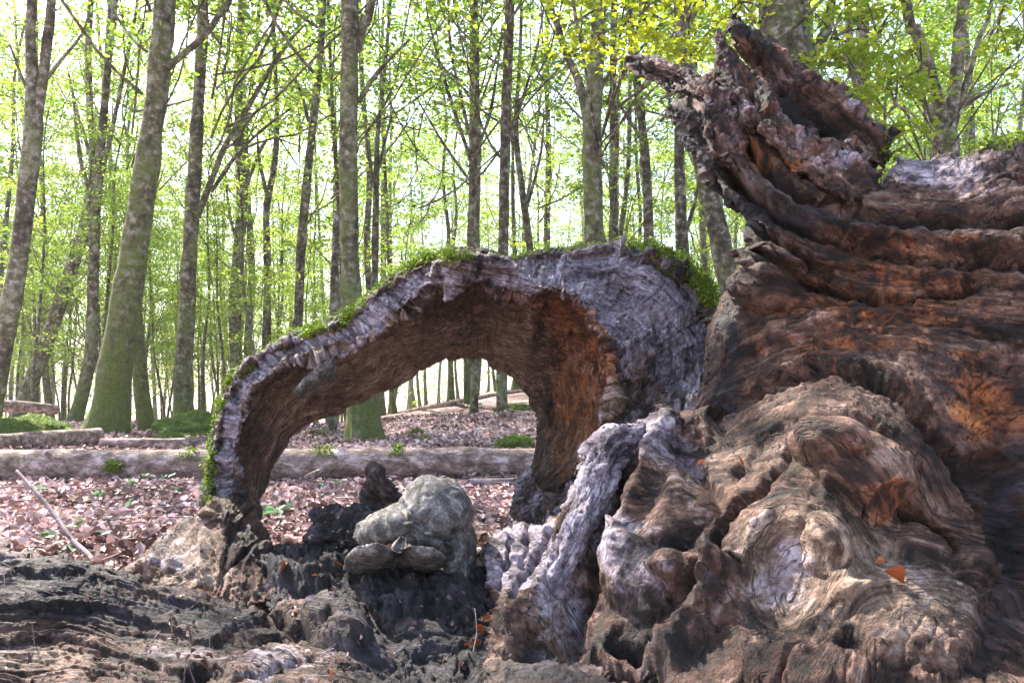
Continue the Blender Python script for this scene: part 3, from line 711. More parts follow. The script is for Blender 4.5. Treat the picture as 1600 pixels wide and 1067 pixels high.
# arch: fracture edge facing the camera, hollow underside, mossy crest
O = [(322,800,2.24),(330,725,2.24),(343,655,2.25),(368,592,2.26),(425,545,2.27),(495,520,2.28),(556,488,2.28),(606,450,2.28),(660,420,2.29),(718,396,2.31),(790,408,2.33),(870,398,2.36),(955,392,2.40),(1055,418,2.40),(1108,470,2.34),(1122,545,2.24),(1118,625,2.08),(1062,690,1.98),(965,735,1.97),(900,810,1.95)]
Fl = [(392,812,2.22),(372,725,2.22),(378,665,2.22),(402,608,2.23),(455,570,2.24),(528,548,2.25),(592,522,2.25),(640,480,2.26),(690,448,2.25),(742,442,2.23),(800,468,2.23),(858,452,2.24),(905,478,2.22),(938,528,2.18),(952,575,2.14),(958,630,2.08),(945,678,2.03),(915,722,2.02),(882,765,2.02),(850,815,2.0)]
Rr = [(402,815,2.45),(412,772,2.62),(442,702,2.70),(492,658,2.74),(560,632,2.76),(602,606,2.78),(642,585,2.80),(682,566,2.80),(716,560,2.80),(748,566,2.80),(788,586,2.78),(814,606,2.76),(830,630,2.72),(841,655,2.68),(843,685,2.62),(838,715,2.56),(832,745,2.50),(822,775,2.44),(808,805,2.38),(798,830,2.3)]
def shift(A, dx, dd, f=None):
    out = []
    for (x, y, d) in A:
        vx, vy = x-650, y-740; l = math.hypot(vx, vy); out.append((x+vx/l*dx, y+vy/l*dx, d+dd))
    return out
Oa, Fa, Ra = np.array(O, float), np.array(Fl, float), np.array(Rr, float)
Mi = Fa*0.62+Ra*0.38; Mi2 = Fa*0.25+Ra*0.75
cv = np.array(shift(Mi, 1, 0))[:, :2]-Mi[:, :2]; Mi[:, :2] += cv*10; Mi2[:, :2] += cv*3
Cc = np.array(shift(O, 9, 0.10)); Bb = np.array(shift(O, -22, 0.45)); Rb = np.array(shift(Rr, 26, 0.10))
Ef = Fa*0.9+Oa*0.1; Eo = Oa*0.9+Fa*0.1
lines = [Oa, Eo, Ef, Fa, Mi, Mi2, Ra, Rb, Bb, Cc]
zl = [(0.2,0,0.1,0.15),(0.78,0.05,0,0),(0.72,0.1,0,0),(0.1,0.05,0.15,0),(0.12,0,0.10,0),(0.15,0,0.08,0),(0.1,0,0.2,0),(0,0,0.4,0.2),(0,0,0.4,0.7),(0.1,0,0.2,0.75)]
def arch_env(px, p, gr):
    h = np.zeros(len(px))
    for cx, cy, rx, ry, a in ((692, 498, 62, 40, 0.065), (620, 590, 60, 25, 0.02), (770, 520, 40, 50, -0.03), (900, 600, 26, 40, 0.02), (880, 540, 40, 30, -0.02), (740, 420, 60, 22, 0.02), (1010, 540, 50, 60, 0.02), (560, 560, 60, 12, -0.02)):
        h += a*np.exp(-(((px[:, 0]-cx)/rx)**2+((px[:, 1]-cy)/ry)**2))
    rim = arch_rim[None].repeat(680, 0).ravel()
    h += rim*(0.009*(ridged(np.c_[gr[:, 1]*30, gr[:, 0]*5, gr[:, 1]*0], 3)-0.5)+0.006*np.sign(fbm(np.c_[gr[:, 1]*16, gr[:, 0]*7, 0*gr[:, 0]+3], 2))*0.6)*(px[:, 0] < 880)
    uu = gr[:, 1]*3.6+1.5*fbm(np.c_[gr[:, 1]*3, gr[:, 0]*2, 0*gr[:, 0]], 2)
    h += rim*(px[:, 0] < 880)*0.011*((uu-np.floor(uu))**1.5-0.4)
    rt = sst(890, 985, px[:, 0])*sst(0.02, 0.12, arch_face[None].repeat(680, 0).ravel())
    q3 = fbm(p*12, 4)*4; h += rt*(0.018*fbm(p*9+4, 3)+0.008*(np.floor(q3)+sst(0.7, 1, q3-np.floor(q3))-0.5*q3))
    vf = _t[None].repeat(680, 0).ravel(); vf = np.where(vf > 5, vf-10, vf)
    h += rt*0.034*(ridged(np.c_[vf*1.5+0.9*fbm(p*4, 2), gr[:, 0]*0+gr[:, 1]*1.6, 0*vf+2], 2)-0.5)-rt*0.03*(1-sst(0, 0.09, np.abs(fbm(np.c_[vf*1.7, px[:, 1]/110, px[:, 0]/160], 3))))
    un = sst(3.3, 4, _t)*(1-sst(5.5, 6.3, _t)); h += un[None].repeat(680, 0).ravel()*(px[:, 0] < 860)*0.014*ridged(np.c_[px[:, 0]/70+px[:, 1]/160, px[:, 1]/200, 0*px[:, 0]], 3)
    sel = (px[:, 0] > 880)
    r = np.hypot((px[:, 0]-912)/1.0, (px[:, 1]-605)/1.5)
    h += np.where(sel & (px[:, 0] < 960), 0.0025*np.sin(r/3.2+2*fbm(np.c_[px/40, px[:, :1]*0], 2)), 0)
    return h
_t = np.arange(280)*10/280; arch_face = sst(0.1, 0.5, _t)*(1-sst(2.7, 3.3, _t)); arch_rim = sst(0.2, 0.8, _t)*(1-sst(2.4, 3.2, _t))
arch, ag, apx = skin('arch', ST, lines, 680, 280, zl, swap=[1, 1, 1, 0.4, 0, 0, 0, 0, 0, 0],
    blobs=[(970,640,40,60,TA,0.5),(915,720,40,40,TA,0.6),(640,560,260,110,TA,0.75),(430,640,80,90,TA,0.4),(800,540,50,60,TA,0.3),(1050,440,60,30,TA,0.5),(905,600,55,130,RO,1.0),(905,600,50,120,TA,0.15),(890,500,55,50,RO,0.5),(900,600,60,150,BK,-0.8),(850,690,30,90,BK,0.3),(960,430,90,50,BL,0.6),(1070,540,40,60,BL,0.45),(1000,500,50,40,TA,0.4),(990,560,50,60,RO,0.25),(1020,610,60,60,BL,-0.3),(1010,620,60,60,BK,0.25),(1000,590,50,60,BL,-0.2),(900,730,40,40,RO,0.4),(760,430,60,20,BL,0.2),(800,470,50,25,RO,0.4)],  # inner wall's orange rot, coloured brighter to make up for light missing there
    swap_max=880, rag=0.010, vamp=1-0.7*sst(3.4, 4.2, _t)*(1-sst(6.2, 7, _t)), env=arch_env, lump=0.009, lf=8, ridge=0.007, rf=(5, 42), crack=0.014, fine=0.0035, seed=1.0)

# right-hand body
Bo = [(1112,128),(1172,150),(1200,200),(1250,262),(1330,298),(1372,280),(1402,246),(1440,248),(1500,240),(1560,222),(1640,206),(1800,185),(1960,230),(2010,420),(1960,640),(2020,860),(1990,1120),(740,1120),(752,1040),(770,950),(755,900),(752,862),(770,832),(800,814),(850,816),(880,800),(905,760),(930,715),(950,692),(1000,683),(1060,673),(1112,668),(1092,640),(1108,600),(1113,540),(1120,500),(1140,460),(1150,430),(1166,400),(1160,370),(1166,346),(1140,330),(1110,300),(1086,266),(1074,230),(1060,205),(1046,180),(1054,158),(1080,150),(1098,140)]
Bc = [(1110,140,1.98),(1060,190,1.98),(1110,300,1.90),(1160,380,1.82),(1120,520,1.84),(1110,640,1.84),(1000,700,1.80),(900,850,1.70),(800,850,1.80),(760,900,1.72),(800,1000,1.50),(760,1100,1.28),(1250,290,1.80),(1400,280,1.76),(1600,250,1.70),(1900,180,1.65),(1300,420,1.74),(1600,420,1.58),(1900,450,1.50),(1250,560,1.72),(1500,560,1.56),(1300,640,1.54),(1230,760,1.48),(1050,800,1.60),(980,960,1.50),(1230,900,1.39),(1400,950,1.34),(1550,850,1.42),(1600,1000,1.30),(1900,900,1.20),(1000,1110,1.24),(1300,1110,1.14),(1600,1110,1.10),(1900,1110,1.05)]
Bf = [('line',[(1262,440),(1330,456),(1430,462),(1520,448)],7,-0.07),('line',[(1120,655),(1200,602),(1290,577),(1380,600),(1440,650),(1500,725),(1540,800)],9,-0.05),
 ('line',[(1150,630),(1210,585),(1290,560),(1385,580),(1450,625)],14,0.014),('line',[(1180,560),(1260,520),(1350,505),(1500,510),(1600,540)],9,-0.02),
 ('line',[(1235,700),(1215,735),(1195,765),(1140,800),(1122,845),(1126,890)],6,-0.07),('line',[(1126,880),(1160,882)],4,-0.04),('line',[(1420,795),(1470,830),(1500,860)],5,-0.05),
 ('line',[(1150,740),(1190,690),(1240,660),(1300,650),(1370,670),(1430,740)],8,-0.02),
 ('line',[(880,975),(925,905),(925,835),(958,765),(975,735)],13,-0.09),('line',[(1110,676),(1050,684),(985,688),(950,705),(930,760),(900,830),(872,905),(835,955),(795,985)],17,0.055),
 ('line',[(1045,700),(1015,745),(995,800),(985,830)],17,0.05),('line',[(1140,905),(1112,950),(1065,1005),(1030,1040)],22,0.055),('line',[(960,1000),(1020,1010),(1075,960),(1105,900)],12,-0.06),
 ('line',[(890,1020),(980,1045),(1030,1050)],14,-0.08),('line',[(1010,720),(1060,760),(1030,840),(990,870)],22,0.03),('line',[(1080,730),(1120,780),(1080,830),(1050,870)],10,-0.03),
 ('line',[(862,825),(835,870),(800,930)],4,-0.04),('line',[(800,815),(790,870),(772,920)],3,-0.03),('line',[(825,812),(815,880)],3,-0.025),
 ('bump',1288,708,56,27,5,0.06),('bump',1352,735,95,55,20,0.05),('bump',1395,800,45,40,0,-0.03),('bump',1000,900,75,60,30,0.06),('bump',1095,905,55,32,-10,0.05),
 ('bump',1225,905,62,86,10,-0.020),('ring',1228,900,84,112,10,0.30,0.018),('bump',1290,850,40,48,0,0.03),('bump',1425,965,130,90,15,0.05),('bump',1522,890,34,42,0,0.045),('bump',1570,920,40,50,0,0.03),
 ('bump',1208,412,62,28,12,0.07),('bump',1195,452,45,32,0,0.06),('line',[(1060,170),(1090,215),(1110,260)],8,-0.03),('line',[(1080,160),(1110,210)],7,-0.03),('bump',1140,560,30,90,8,0.03),('bump',1280,1050,130,30,0,0.03),('bump',860,1000,70,30,-20,-0.05),
 ('bump',1400,500,120,40,0,0.02),('bump',1560,600,60,60,0,-0.03),('bump',1540,740,60,40,0,-0.05),('bump',1580,850,40,90,0,-0.06),
 ('line',[(1110,200),(1180,290),(1290,352),(1450,382),(1600,392)],10,0.04),('line',[(1120,240),(1190,318),(1300,375),(1450,405),(1600,415)],7,-0.06),('line',[(1130,170),(1200,265),(1310,325),(1420,342),(1600,340)],8,-0.06),
 ('line',[(1100,270),(1180,345),(1270,395),(1400,425),(1600,440)],8,0.02),('line',[(1160,470),(1220,490),(1300,470),(1420,480)],8,-0.02),('line',[(1115,230),(1165,305),(1230,348)],6,-0.05),('line',[(1140,190),(1190,245),(1250,300),(1340,318)],6,-0.05),('line',[(1092,240),(1130,310),(1200,370),(1290,425)],7,-0.05),('line',[(1165,385),(1230,425),(1268,440)],6,-0.05)]
Bl = [(0,[(1180,150),(1240,240),(1370,292),(1480,300),(1600,272),(1900,220)]),(0.8,[(1120,180),(1180,290),(1290,350),(1450,380),(1600,390),(1900,380)]),(1.4,[(1090,250),(1170,345),(1260,400),(1400,430),(1600,440),(1900,450)]),
 (1.9,[(1190,420),(1262,440),(1330,456),(1430,462),(1600,470),(1900,500)]),(2.6,[(1120,600),(1190,545),(1280,515),(1400,510),(1600,545),(1900,600)]),(3.3,[(1115,660),(1200,602),(1290,577),(1380,600),(1450,660),(1510,740)]),
 (3.9,[(1050,720),(1150,690),(1210,655),(1290,635),(1380,665),(1430,730),(1470,810)]),(4.6,[(900,900),(960,790),(1060,760),(1150,760),(1230,740),(1310,760),(1370,820),(1420,870)]),
 (5.2,[(960,990),(1050,900),(1130,840),(1160,790)]),(5.2,[(1140,900),(1160,820),(1230,785),(1300,810),(1330,900),(1300,990),(1220,1010),(1150,970)]),(5.45,[(1190,900),(1205,850),(1240,835),(1275,870),(1275,930),(1240,970),(1205,950)]),
 (4.9,[(1420,860),(1500,900),(1600,960)]),(5.8,[(1340,980),(1450,1010),(1600,1060)]),(5.2,[(760,1000),(860,960),(900,1010)])]
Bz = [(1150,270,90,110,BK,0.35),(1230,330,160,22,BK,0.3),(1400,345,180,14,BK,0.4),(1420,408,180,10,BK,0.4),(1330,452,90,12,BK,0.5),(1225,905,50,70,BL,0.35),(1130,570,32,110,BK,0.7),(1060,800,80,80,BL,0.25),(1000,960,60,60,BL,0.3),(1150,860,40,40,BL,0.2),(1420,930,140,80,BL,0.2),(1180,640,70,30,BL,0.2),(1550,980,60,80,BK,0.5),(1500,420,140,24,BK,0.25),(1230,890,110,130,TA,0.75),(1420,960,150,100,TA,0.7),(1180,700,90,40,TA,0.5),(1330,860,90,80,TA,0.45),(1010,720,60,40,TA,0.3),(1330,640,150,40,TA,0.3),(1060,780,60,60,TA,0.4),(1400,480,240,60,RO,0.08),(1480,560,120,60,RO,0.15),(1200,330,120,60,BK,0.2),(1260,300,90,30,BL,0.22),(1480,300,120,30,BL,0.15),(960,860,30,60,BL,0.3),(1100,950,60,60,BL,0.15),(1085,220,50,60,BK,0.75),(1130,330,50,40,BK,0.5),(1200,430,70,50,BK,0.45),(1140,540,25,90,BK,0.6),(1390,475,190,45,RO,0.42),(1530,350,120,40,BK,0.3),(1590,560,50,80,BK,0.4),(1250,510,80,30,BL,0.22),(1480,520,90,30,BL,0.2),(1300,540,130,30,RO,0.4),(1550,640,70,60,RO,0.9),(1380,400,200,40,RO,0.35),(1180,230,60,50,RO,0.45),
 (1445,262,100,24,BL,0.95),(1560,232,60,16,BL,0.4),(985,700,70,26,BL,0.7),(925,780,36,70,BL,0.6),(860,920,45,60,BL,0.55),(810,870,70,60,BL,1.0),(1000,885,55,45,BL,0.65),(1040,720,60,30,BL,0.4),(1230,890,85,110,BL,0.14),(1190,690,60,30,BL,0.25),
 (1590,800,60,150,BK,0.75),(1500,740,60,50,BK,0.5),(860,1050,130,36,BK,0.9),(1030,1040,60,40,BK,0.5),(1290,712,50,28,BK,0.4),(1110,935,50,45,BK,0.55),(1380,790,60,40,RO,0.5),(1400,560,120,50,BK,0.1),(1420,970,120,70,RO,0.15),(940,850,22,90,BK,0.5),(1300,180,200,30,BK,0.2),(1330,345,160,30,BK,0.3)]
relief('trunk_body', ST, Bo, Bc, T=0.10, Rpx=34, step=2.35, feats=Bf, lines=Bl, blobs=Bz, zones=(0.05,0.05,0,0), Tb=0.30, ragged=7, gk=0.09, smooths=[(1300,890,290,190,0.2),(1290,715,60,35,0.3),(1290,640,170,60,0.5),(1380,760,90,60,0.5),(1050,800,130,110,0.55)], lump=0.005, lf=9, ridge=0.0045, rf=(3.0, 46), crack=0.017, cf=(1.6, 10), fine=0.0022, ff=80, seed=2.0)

# torn prongs at the top
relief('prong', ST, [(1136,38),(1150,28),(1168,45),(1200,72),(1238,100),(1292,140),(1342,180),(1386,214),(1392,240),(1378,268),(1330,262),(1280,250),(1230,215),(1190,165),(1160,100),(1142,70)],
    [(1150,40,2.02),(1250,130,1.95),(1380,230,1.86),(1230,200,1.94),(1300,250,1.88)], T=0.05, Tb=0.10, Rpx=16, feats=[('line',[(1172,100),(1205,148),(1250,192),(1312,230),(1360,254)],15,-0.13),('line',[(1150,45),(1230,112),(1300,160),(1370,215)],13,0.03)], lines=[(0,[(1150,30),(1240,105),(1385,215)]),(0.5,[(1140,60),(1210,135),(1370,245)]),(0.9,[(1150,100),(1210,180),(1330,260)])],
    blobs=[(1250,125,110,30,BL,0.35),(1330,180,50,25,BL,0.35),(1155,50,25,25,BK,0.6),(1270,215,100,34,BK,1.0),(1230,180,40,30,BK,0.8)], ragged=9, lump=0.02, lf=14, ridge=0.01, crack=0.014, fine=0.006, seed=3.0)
relief('prong', ST, [(980,106),(986,94),(1002,84),(1030,86),(1060,102),(1105,120),(1135,135),(1130,165),(1098,158),(1058,148),(1018,132),(992,118)],
    [(985,100,2.12),(1060,120,2.04),(1130,150,1.94)], T=0.035, Rpx=14, feats=[('line',[(990,100),(1050,118),(1120,142)],5,-0.015),('bump',1045,120,8,6,0,-0.02)], ang=0.4, zones=(0.34,0,0.1,0), ragged=7, lump=0.008, lf=16, ridge=0.008, crack=0.012, fine=0.005, seed=4.0)
relief('prong', ST, [(1100,122),(1112,105),(1113,62),(1124,44),(1133,70),(1150,82),(1178,120),(1204,150),(1215,200),(1150,205),(1108,160)],
    [(1120,60,2.0),(1140,130,1.93),(1175,190,1.86)], T=0.04, Rpx=14, ang=1.0, zones=(0.05,0.38,0.25,0), ragged=6, lump=0.012, lf=16, ridge=0.01, crack=0.012, fine=0.005, seed=5.0)
relief('prong', ST, [(1174,142),(1192,130),(1204,146),(1222,182),(1250,200),(1282,222),(1300,238),(1330,244),(1366,268),(1374,300),(1340,315),(1290,300),(1240,270),(1205,235),(1180,190)],
    [(1185,140,1.86),(1215,200,1.80),(1300,260,1.76),(1370,290,1.74)], T=0.05, Rpx=13, feats=[('line',[(1192,135),(1215,185),(1270,225),(1330,250),(1365,275)],6,0.018)], lines=[(0,[(1195,130),(1225,185),(1365,268)]),(0.45,[(1175,145),(1210,215),(1340,290)])],
    blobs=[(1205,160,26,30,RO,0.45),(1250,215,50,20,BL,0.45),(1320,250,50,18,BL,0.6),(1235,255,40,20,RO,0.6)], ragged=12, lump=0.014, lf=18, ridge=0.009, crack=0.012, fine=0.006, seed=6.0)
relief('prong', ST, [(1098,135),(1120,125),(1150,150),(1170,185),(1175,240),(1160,270),(1130,255),(1104,225),(1098,180)],
    [(1110,130,1.88),(1130,200,1.82),(1160,260,1.78)], T=0.05, Rpx=20, ang=1.1, zones=(0.30,0.1,0.1,0), ragged=10, lump=0.014, lf=15, ridge=0.01, crack=0.014, fine=0.006, flake=0.004, seed=7.0)

relief('bark_lip', ST, [(664,432),(672,408),(700,397),(735,392),(770,398),(800,414),(838,440),(860,455),(830,458),(795,452),(762,432),(740,440),(722,462),(702,474),(690,448)],
    [(665,425,2.20),(735,400,2.18),(850,452,2.16),(705,465,2.20)], T=0.03, Rpx=11, ang=0.2, zones=(0.5,0.05,0.05,0), feats=[('line',[(680,415),(730,405),(790,425)],7,0.012),('line',[(720,420),(735,440)],5,-0.02)], ragged=9, step=1.6, lump=0.010, lf=16, ridge=0.006, crack=0.012, fine=0.004, seed=21.0)
for pth, rr, zn in (([(1158,160,1.84),(1138,100,1.92),(1121,44,1.97)], [17,11,2], (0.05,0.2,0.5,0)), ([(1180,200,1.78),(1150,152,1.85),(1104,116,1.92)], [15,10,2], (0.3,0.1,0.2,0)), ([(1250,238,1.74),(1214,172,1.79),(1188,126,1.84)], [13,10,3], (0.5,0.1,0,0)),
    ([(1306,258,1.73),(1274,216,1.77),(1262,192,1.79)], [11,7,2], (0.4,0,0.1,0)), ([(1358,280,1.71),(1336,242,1.74),(1326,222,1.76)], [11,7,2], (0.4,0,0.1,0)), ([(1200,90,1.95),(1168,52,1.99),(1142,24,2.03)], [16,11,3], (0.1,0,0.6,0)), ([(1110,150,1.90),(1060,118,2.02),(976,92,2.13)], [15,12,3], (0.3,0,0.2,0)), ([(1125,205,1.82),(1090,190,1.88),(1042,168,1.96)], [20,15,4], (0,0,0.7,0)), ([(1130,250,1.8),(1095,232,1.86),(1062,216,1.93)], [18,12,3], (0,0,0.7,0))):
    strand('splinter', ST, pth, rr, nu=70, nv=40, zone=zn, lump=0.008, lf=18, ridge=0.008, rf=(5,60), crack=0.012, fine=0.004, seed=30+pth[0][0]*0.01)
# bleached rim of the hollow
strand('root', ST, [(1112,672,1.74),(1060,678,1.72),(1000,684,1.70),(960,696,1.67),(940,740,1.63),(908,810,1.58),(880,880,1.54),(848,940,1.52),(800,985,1.50)], [6,11,18,27,28,26,24,20,9], zone=(0.85,0,0,0), nu=260, nv=90, lump=0.010, lf=15, ridge=0.007, rf=(4,45), crack=0.012, fine=0.003, seed=8.0)
strand('root', ST, [(1046,690,1.66),(1030,716,1.62),(1012,756,1.60),(1000,810,1.60),(990,850,1.60)], [10,18,19,16,8], zone=(0.45,0,0.1,0), nu=140, nv=70, lump=0.012, lf=15, ridge=0.004, crack=0.008, seed=9.0)
strand('root', ST, [(1140,895,1.40),(1134,925,1.37),(1108,952,1.36),(1068,985,1.34),(1040,1030,1.30),(1020,1080,1.26)], [16,20,22,26,30,26], zone=(0.25,0,0.45,0), nu=150, nv=80, lump=0.012, lf=12, ridge=0.004, crack=0.010, cf=(9,4), seed=10.0)

strand('root', ST, [(1176,425,1.80),(1156,470,1.78),(1144,520,1.765),(1136,575,1.76),(1116,630,1.76),(1075,672,1.76)], [14,28,36,36,28,10], zone=(0.05,0.1,0.45,0), nu=150, nv=70, lump=0.006, lf=9, ridge=0.003, crack=0.006, fine=0.0015, seed=41.0)

# left root foot of the arch
relief('root', ST, [(316,806),(336,780),(368,766),(398,790),(420,830),(444,872),(455,905),(430,935),(390,950),(300,948),(215,915),(186,896),(232,858),(282,815)],
    [(318,806,2.30),(370,768,2.24),(400,800,2.22),(430,880,2.02),(330,800,2.1),(320,860,1.98),(325,930,1.84),(255,870,2.12),(190,896,2.36),(215,915,2.2),(450,905,1.9),(390,945,1.80)], T=0.05, Rpx=18, feats=[('line',[(365,750),(330,800),(322,860),(318,930)],7,0.03),('line',[(340,770),(280,830),(210,895)],7,0.02),('line',[(345,790),(290,850),(255,900)],4,-0.02),('line',[(400,850),(345,900),(340,940)],4,-0.02),('line',[(395,800),(360,840),(355,880)],7,-0.025),('bump',405,860,24,12,20,0.02)],
    lines=[(0,[(372,742),(282,815),(186,896)]),(0.8,[(372,770),(300,860),(240,915)]),(1.5,[(385,790),(340,870),(320,945)]),(2.3,[(420,830),(410,880),(390,950)])],
    blobs=[(285,840,70,50,BL,0.35),(255,880,60,22,BL,0.3),(300,890,90,50,TA,0.7),(320,850,50,40,TA,0.4),(300,900,55,30,RO,0.45),(395,845,40,45,BK,0.65),(410,920,50,25,BK,0.4),(330,920,30,20,RO,0.3)], ragged=6, lump=0.014, ridge=0.010, rf=(4,40), crack=0.014, fine=0.004, seed=11.0)

# foreground: flaking root slab and rotten floor
relief('root_slab', ST, [(-260,818),(-40,842),(0,846),(60,860),(115,872),(160,884),(240,905),(330,934),(400,945),(420,958),(445,940),(500,932),(560,945),(640,960),(740,985),(800,1000),(880,1030),(960,1050),(960,1130),(-260,1130)],
    [(-260,830,1.98),(0,850,1.90),(200,895,1.84),(420,960,1.66),(-260,1130,1.38),(0,1060,1.47),(300,1060,1.42),(60,930,1.66),(100,990,1.62),(300,990,1.60),(330,940,1.74),(500,940,1.68),(520,1060,1.38),(640,1000,1.5),(740,1090,1.34),(760,1000,1.54),(900,1050,1.34),(960,1120,1.20)], T=0.06, Rpx=16, step=(2.4, 1.2),
    feats=[('step',[(0,960),(110,948),(220,968),(340,1000),(420,962)],14,0.020),('step',[(-60,1010),(90,1000),(200,1030),(330,1065),(420,1010)],16,0.018),('step',[(-60,905),(60,900),(160,915),(250,940),(330,950)],10,0.014),('line',[(430,1000),(380,1030),(300,1062)],10,-0.05),('line',[(420,965),(470,985),(520,990)],8,-0.03),('bump',530,975,62,38,15,0.05),('line',[(600,960),(620,1010),(660,1060)],26,-0.03),('bump',700,1030,60,30,0,-0.02),('bump',420,1040,70,30,-20,0.03)],
    lines=[(0,[(-260,830),(0,850),(200,898),(400,950)]),(1.2,[(-260,950),(0,940),(200,960),(400,990)]),(2.4,[(-260,1060),(0,1050),(200,1070),(400,1090)]),(1.0,[(460,950),(600,980),(760,1010)]),(2.0,[(420,1060),(560,1080),(760,1100)])],
    blobs=[(110,880,120,26,BK,0.35),(120,905,130,20,BK,0.4),(250,960,100,20,BK,0.3),(60,1030,150,25,TA,0.6),(60,1030,150,25,BK,-0.4),(120,960,60,14,BL,0.3),(300,1020,60,14,BL,0.35),(200,920,60,10,BL,0.3),(430,1030,100,50,TA,0.5),(90,940,130,28,BK,0.5),(350,975,80,22,BK,0.4),(60,1040,110,30,RO,0.25),(430,1040,90,40,BL,0.35),(430,1040,110,50,BK,-0.25),(250,1020,70,25,BL,0.25),(60,1040,120,30,BK,-0.2),(30,1010,80,12,BL,0.25),(0,868,40,14,BL,0.5),(640,1020,90,60,BK,0.85),(530,970,60,35,BL,0.12),(530,970,60,35,BK,0.3),(780,1040,120,50,BK,0.8),(300,960,100,20,BL,0.15)], zones=(0.17,0.10,0.40,0,0.05), ragged=9, gk=0.16, lump=0.013, lf=6, ridge=0.012, rf=(1.5,26), crack=0.013, cf=(1.0,9), fine=0.0014, ff=50, flake=0.0022, seed=12.0)
relief('rotten_floor', ST, [(395,840),(430,850),(480,850),(540,850),(640,870),(740,860),(770,900),(790,960),(820,1030),(860,1135),(560,1135),(480,1010),(440,970),(400,930)],
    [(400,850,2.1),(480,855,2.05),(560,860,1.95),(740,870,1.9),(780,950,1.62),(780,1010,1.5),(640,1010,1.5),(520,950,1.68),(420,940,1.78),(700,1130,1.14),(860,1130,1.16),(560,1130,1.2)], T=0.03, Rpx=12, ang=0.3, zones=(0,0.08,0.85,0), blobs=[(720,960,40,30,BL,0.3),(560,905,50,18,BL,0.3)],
    feats=[('line',[(430,905),(480,915),(530,895)],12,0.05),('line',[(440,870),(480,885),(520,870)],8,-0.03),('bump',640,935,90,40,0,0.04),('bump',715,955,40,30,0,0.03)], step=(2.4,1.5), ragged=8, lump=0.02, lf=14, ridge=0.012, crack=0.02, fine=0.008, ff=50, seed=13.0)
relief('rotten_chunk', ST, [(486,792),(520,788),(560,784),(600,786),(632,792),(618,815),(590,830),(560,855),(520,864),(484,858),(470,840),(488,818)],
    [(490,800,2.1),(620,800,2.05),(530,850,1.98),(480,850,2.04)], T=0.06, Rpx=22, ang=-0.4, zones=(0,0,0.85,0), ragged=10, lump=0.03, lf=18, ridge=0.016, crack=0.02, fine=0.01, ff=50, seed=14.0)
relief('rotten_chunk', ST, [(558,770),(566,746),(580,732),(596,734),(612,750),(634,772),(634,800),(600,806),(566,796)],
    [(560,780,2.12),(590,740,2.12),(630,780,2.06)], T=0.05, Rpx=20, ang=0.7, zones=(0.15,0.15,0.45,0), feats=[('line',[(585,735),(600,765),(612,800)],8,0.03)], ragged=7, lump=0.02, lf=18, ridge=0.014, crack=0.016, fine=0.008, ff=50, seed=15.0)
relief('root', ST, [(796,800),(806,742),(828,730),(840,760),(870,770),(890,800),(860,830),(800,830)], [(800,810,2.28),(820,740,2.3),(880,800,2.0)], T=0.04, Rpx=14, ang=-0.6, zones=(0.4,0.1,0,0), ragged=6, lump=0.014, ridge=0.010, crack=0.012, seed=16.0)

# bracket fungi
def fungus(label, outline, ctrl, T, Rpx, feats=(), **k):
    c = np.array(outline, float).mean(0); d = np.mean([q[2] for q in ctrl])
    root = thing('bracket_fungus', label, 'fungus', P1(c[0], outline[0][1], d))
    kw = dict(ragged=2, lump=0.005, lf=12, ridge=0.001, crack=0.003, cf=(12, 5), fine=0.0014, ff=70, flake=0.0006); kw.update(k)
    relief('cap', root, outline, ctrl, T=T, Rpx=Rpx, step=1.4, feats=feats, mat=M_FUNGUS, taper=4, **kw); return root
fungus('large grey hoof-shaped bracket fungus in the hollow below the arch', [(550,842),(556,818),(588,798),(622,782),(634,760),(650,746),(674,740),(700,749),(720,772),(736,806),(746,850),(744,905),(720,915),(694,905),(690,872),(650,856),(604,850),(565,856)],
    [(550,840,1.84),(674,750,1.84),(740,880,1.80),(690,880,1.74),(620,830,1.78)], 0.09, 42, [('line',[(622,786),(640,812),(690,840),(700,870)],6,-0.02),('bump',690,790,50,50,0,0.03),('bump',600,825,45,22,-15,0.03),('line',[(690,872),(698,845),(712,832)],4,-0.04)], seed=17.0)
fungus('long grey lip-shaped bracket fungus under the large hoof-shaped one', [(536,892),(540,868),(556,852),(588,847),(614,858),(640,853),(680,854),(698,870),(694,888),(668,893),(640,886),(600,894),(562,900)],
    [(540,880,1.70),(615,870,1.66),(695,875,1.68)], 0.045, 24, [('bump',632,866,20,12,0,-0.015),('line',[(618,850),(622,894)],6,-0.03),('bump',580,866,36,14,0,0.012),('bump',665,868,34,14,0,0.012)], seed=18.0)
fungus('brown egg-shaped knob on the left shoulder of the arch', [(458,612),(474,590),(500,570),(520,557),(528,574),(521,598),(492,617),(466,627)], [(465,610,2.24),(520,570,2.25)], 0.05, 22, seed=19.0)
fungus('small grey knob near the top of the arch', [(774,436),(778,422),(794,418),(812,426),(822,438),(808,446),(786,447)], [(780,435,2.22),(815,435,2.22)], 0.04, 14, seed=20.0)

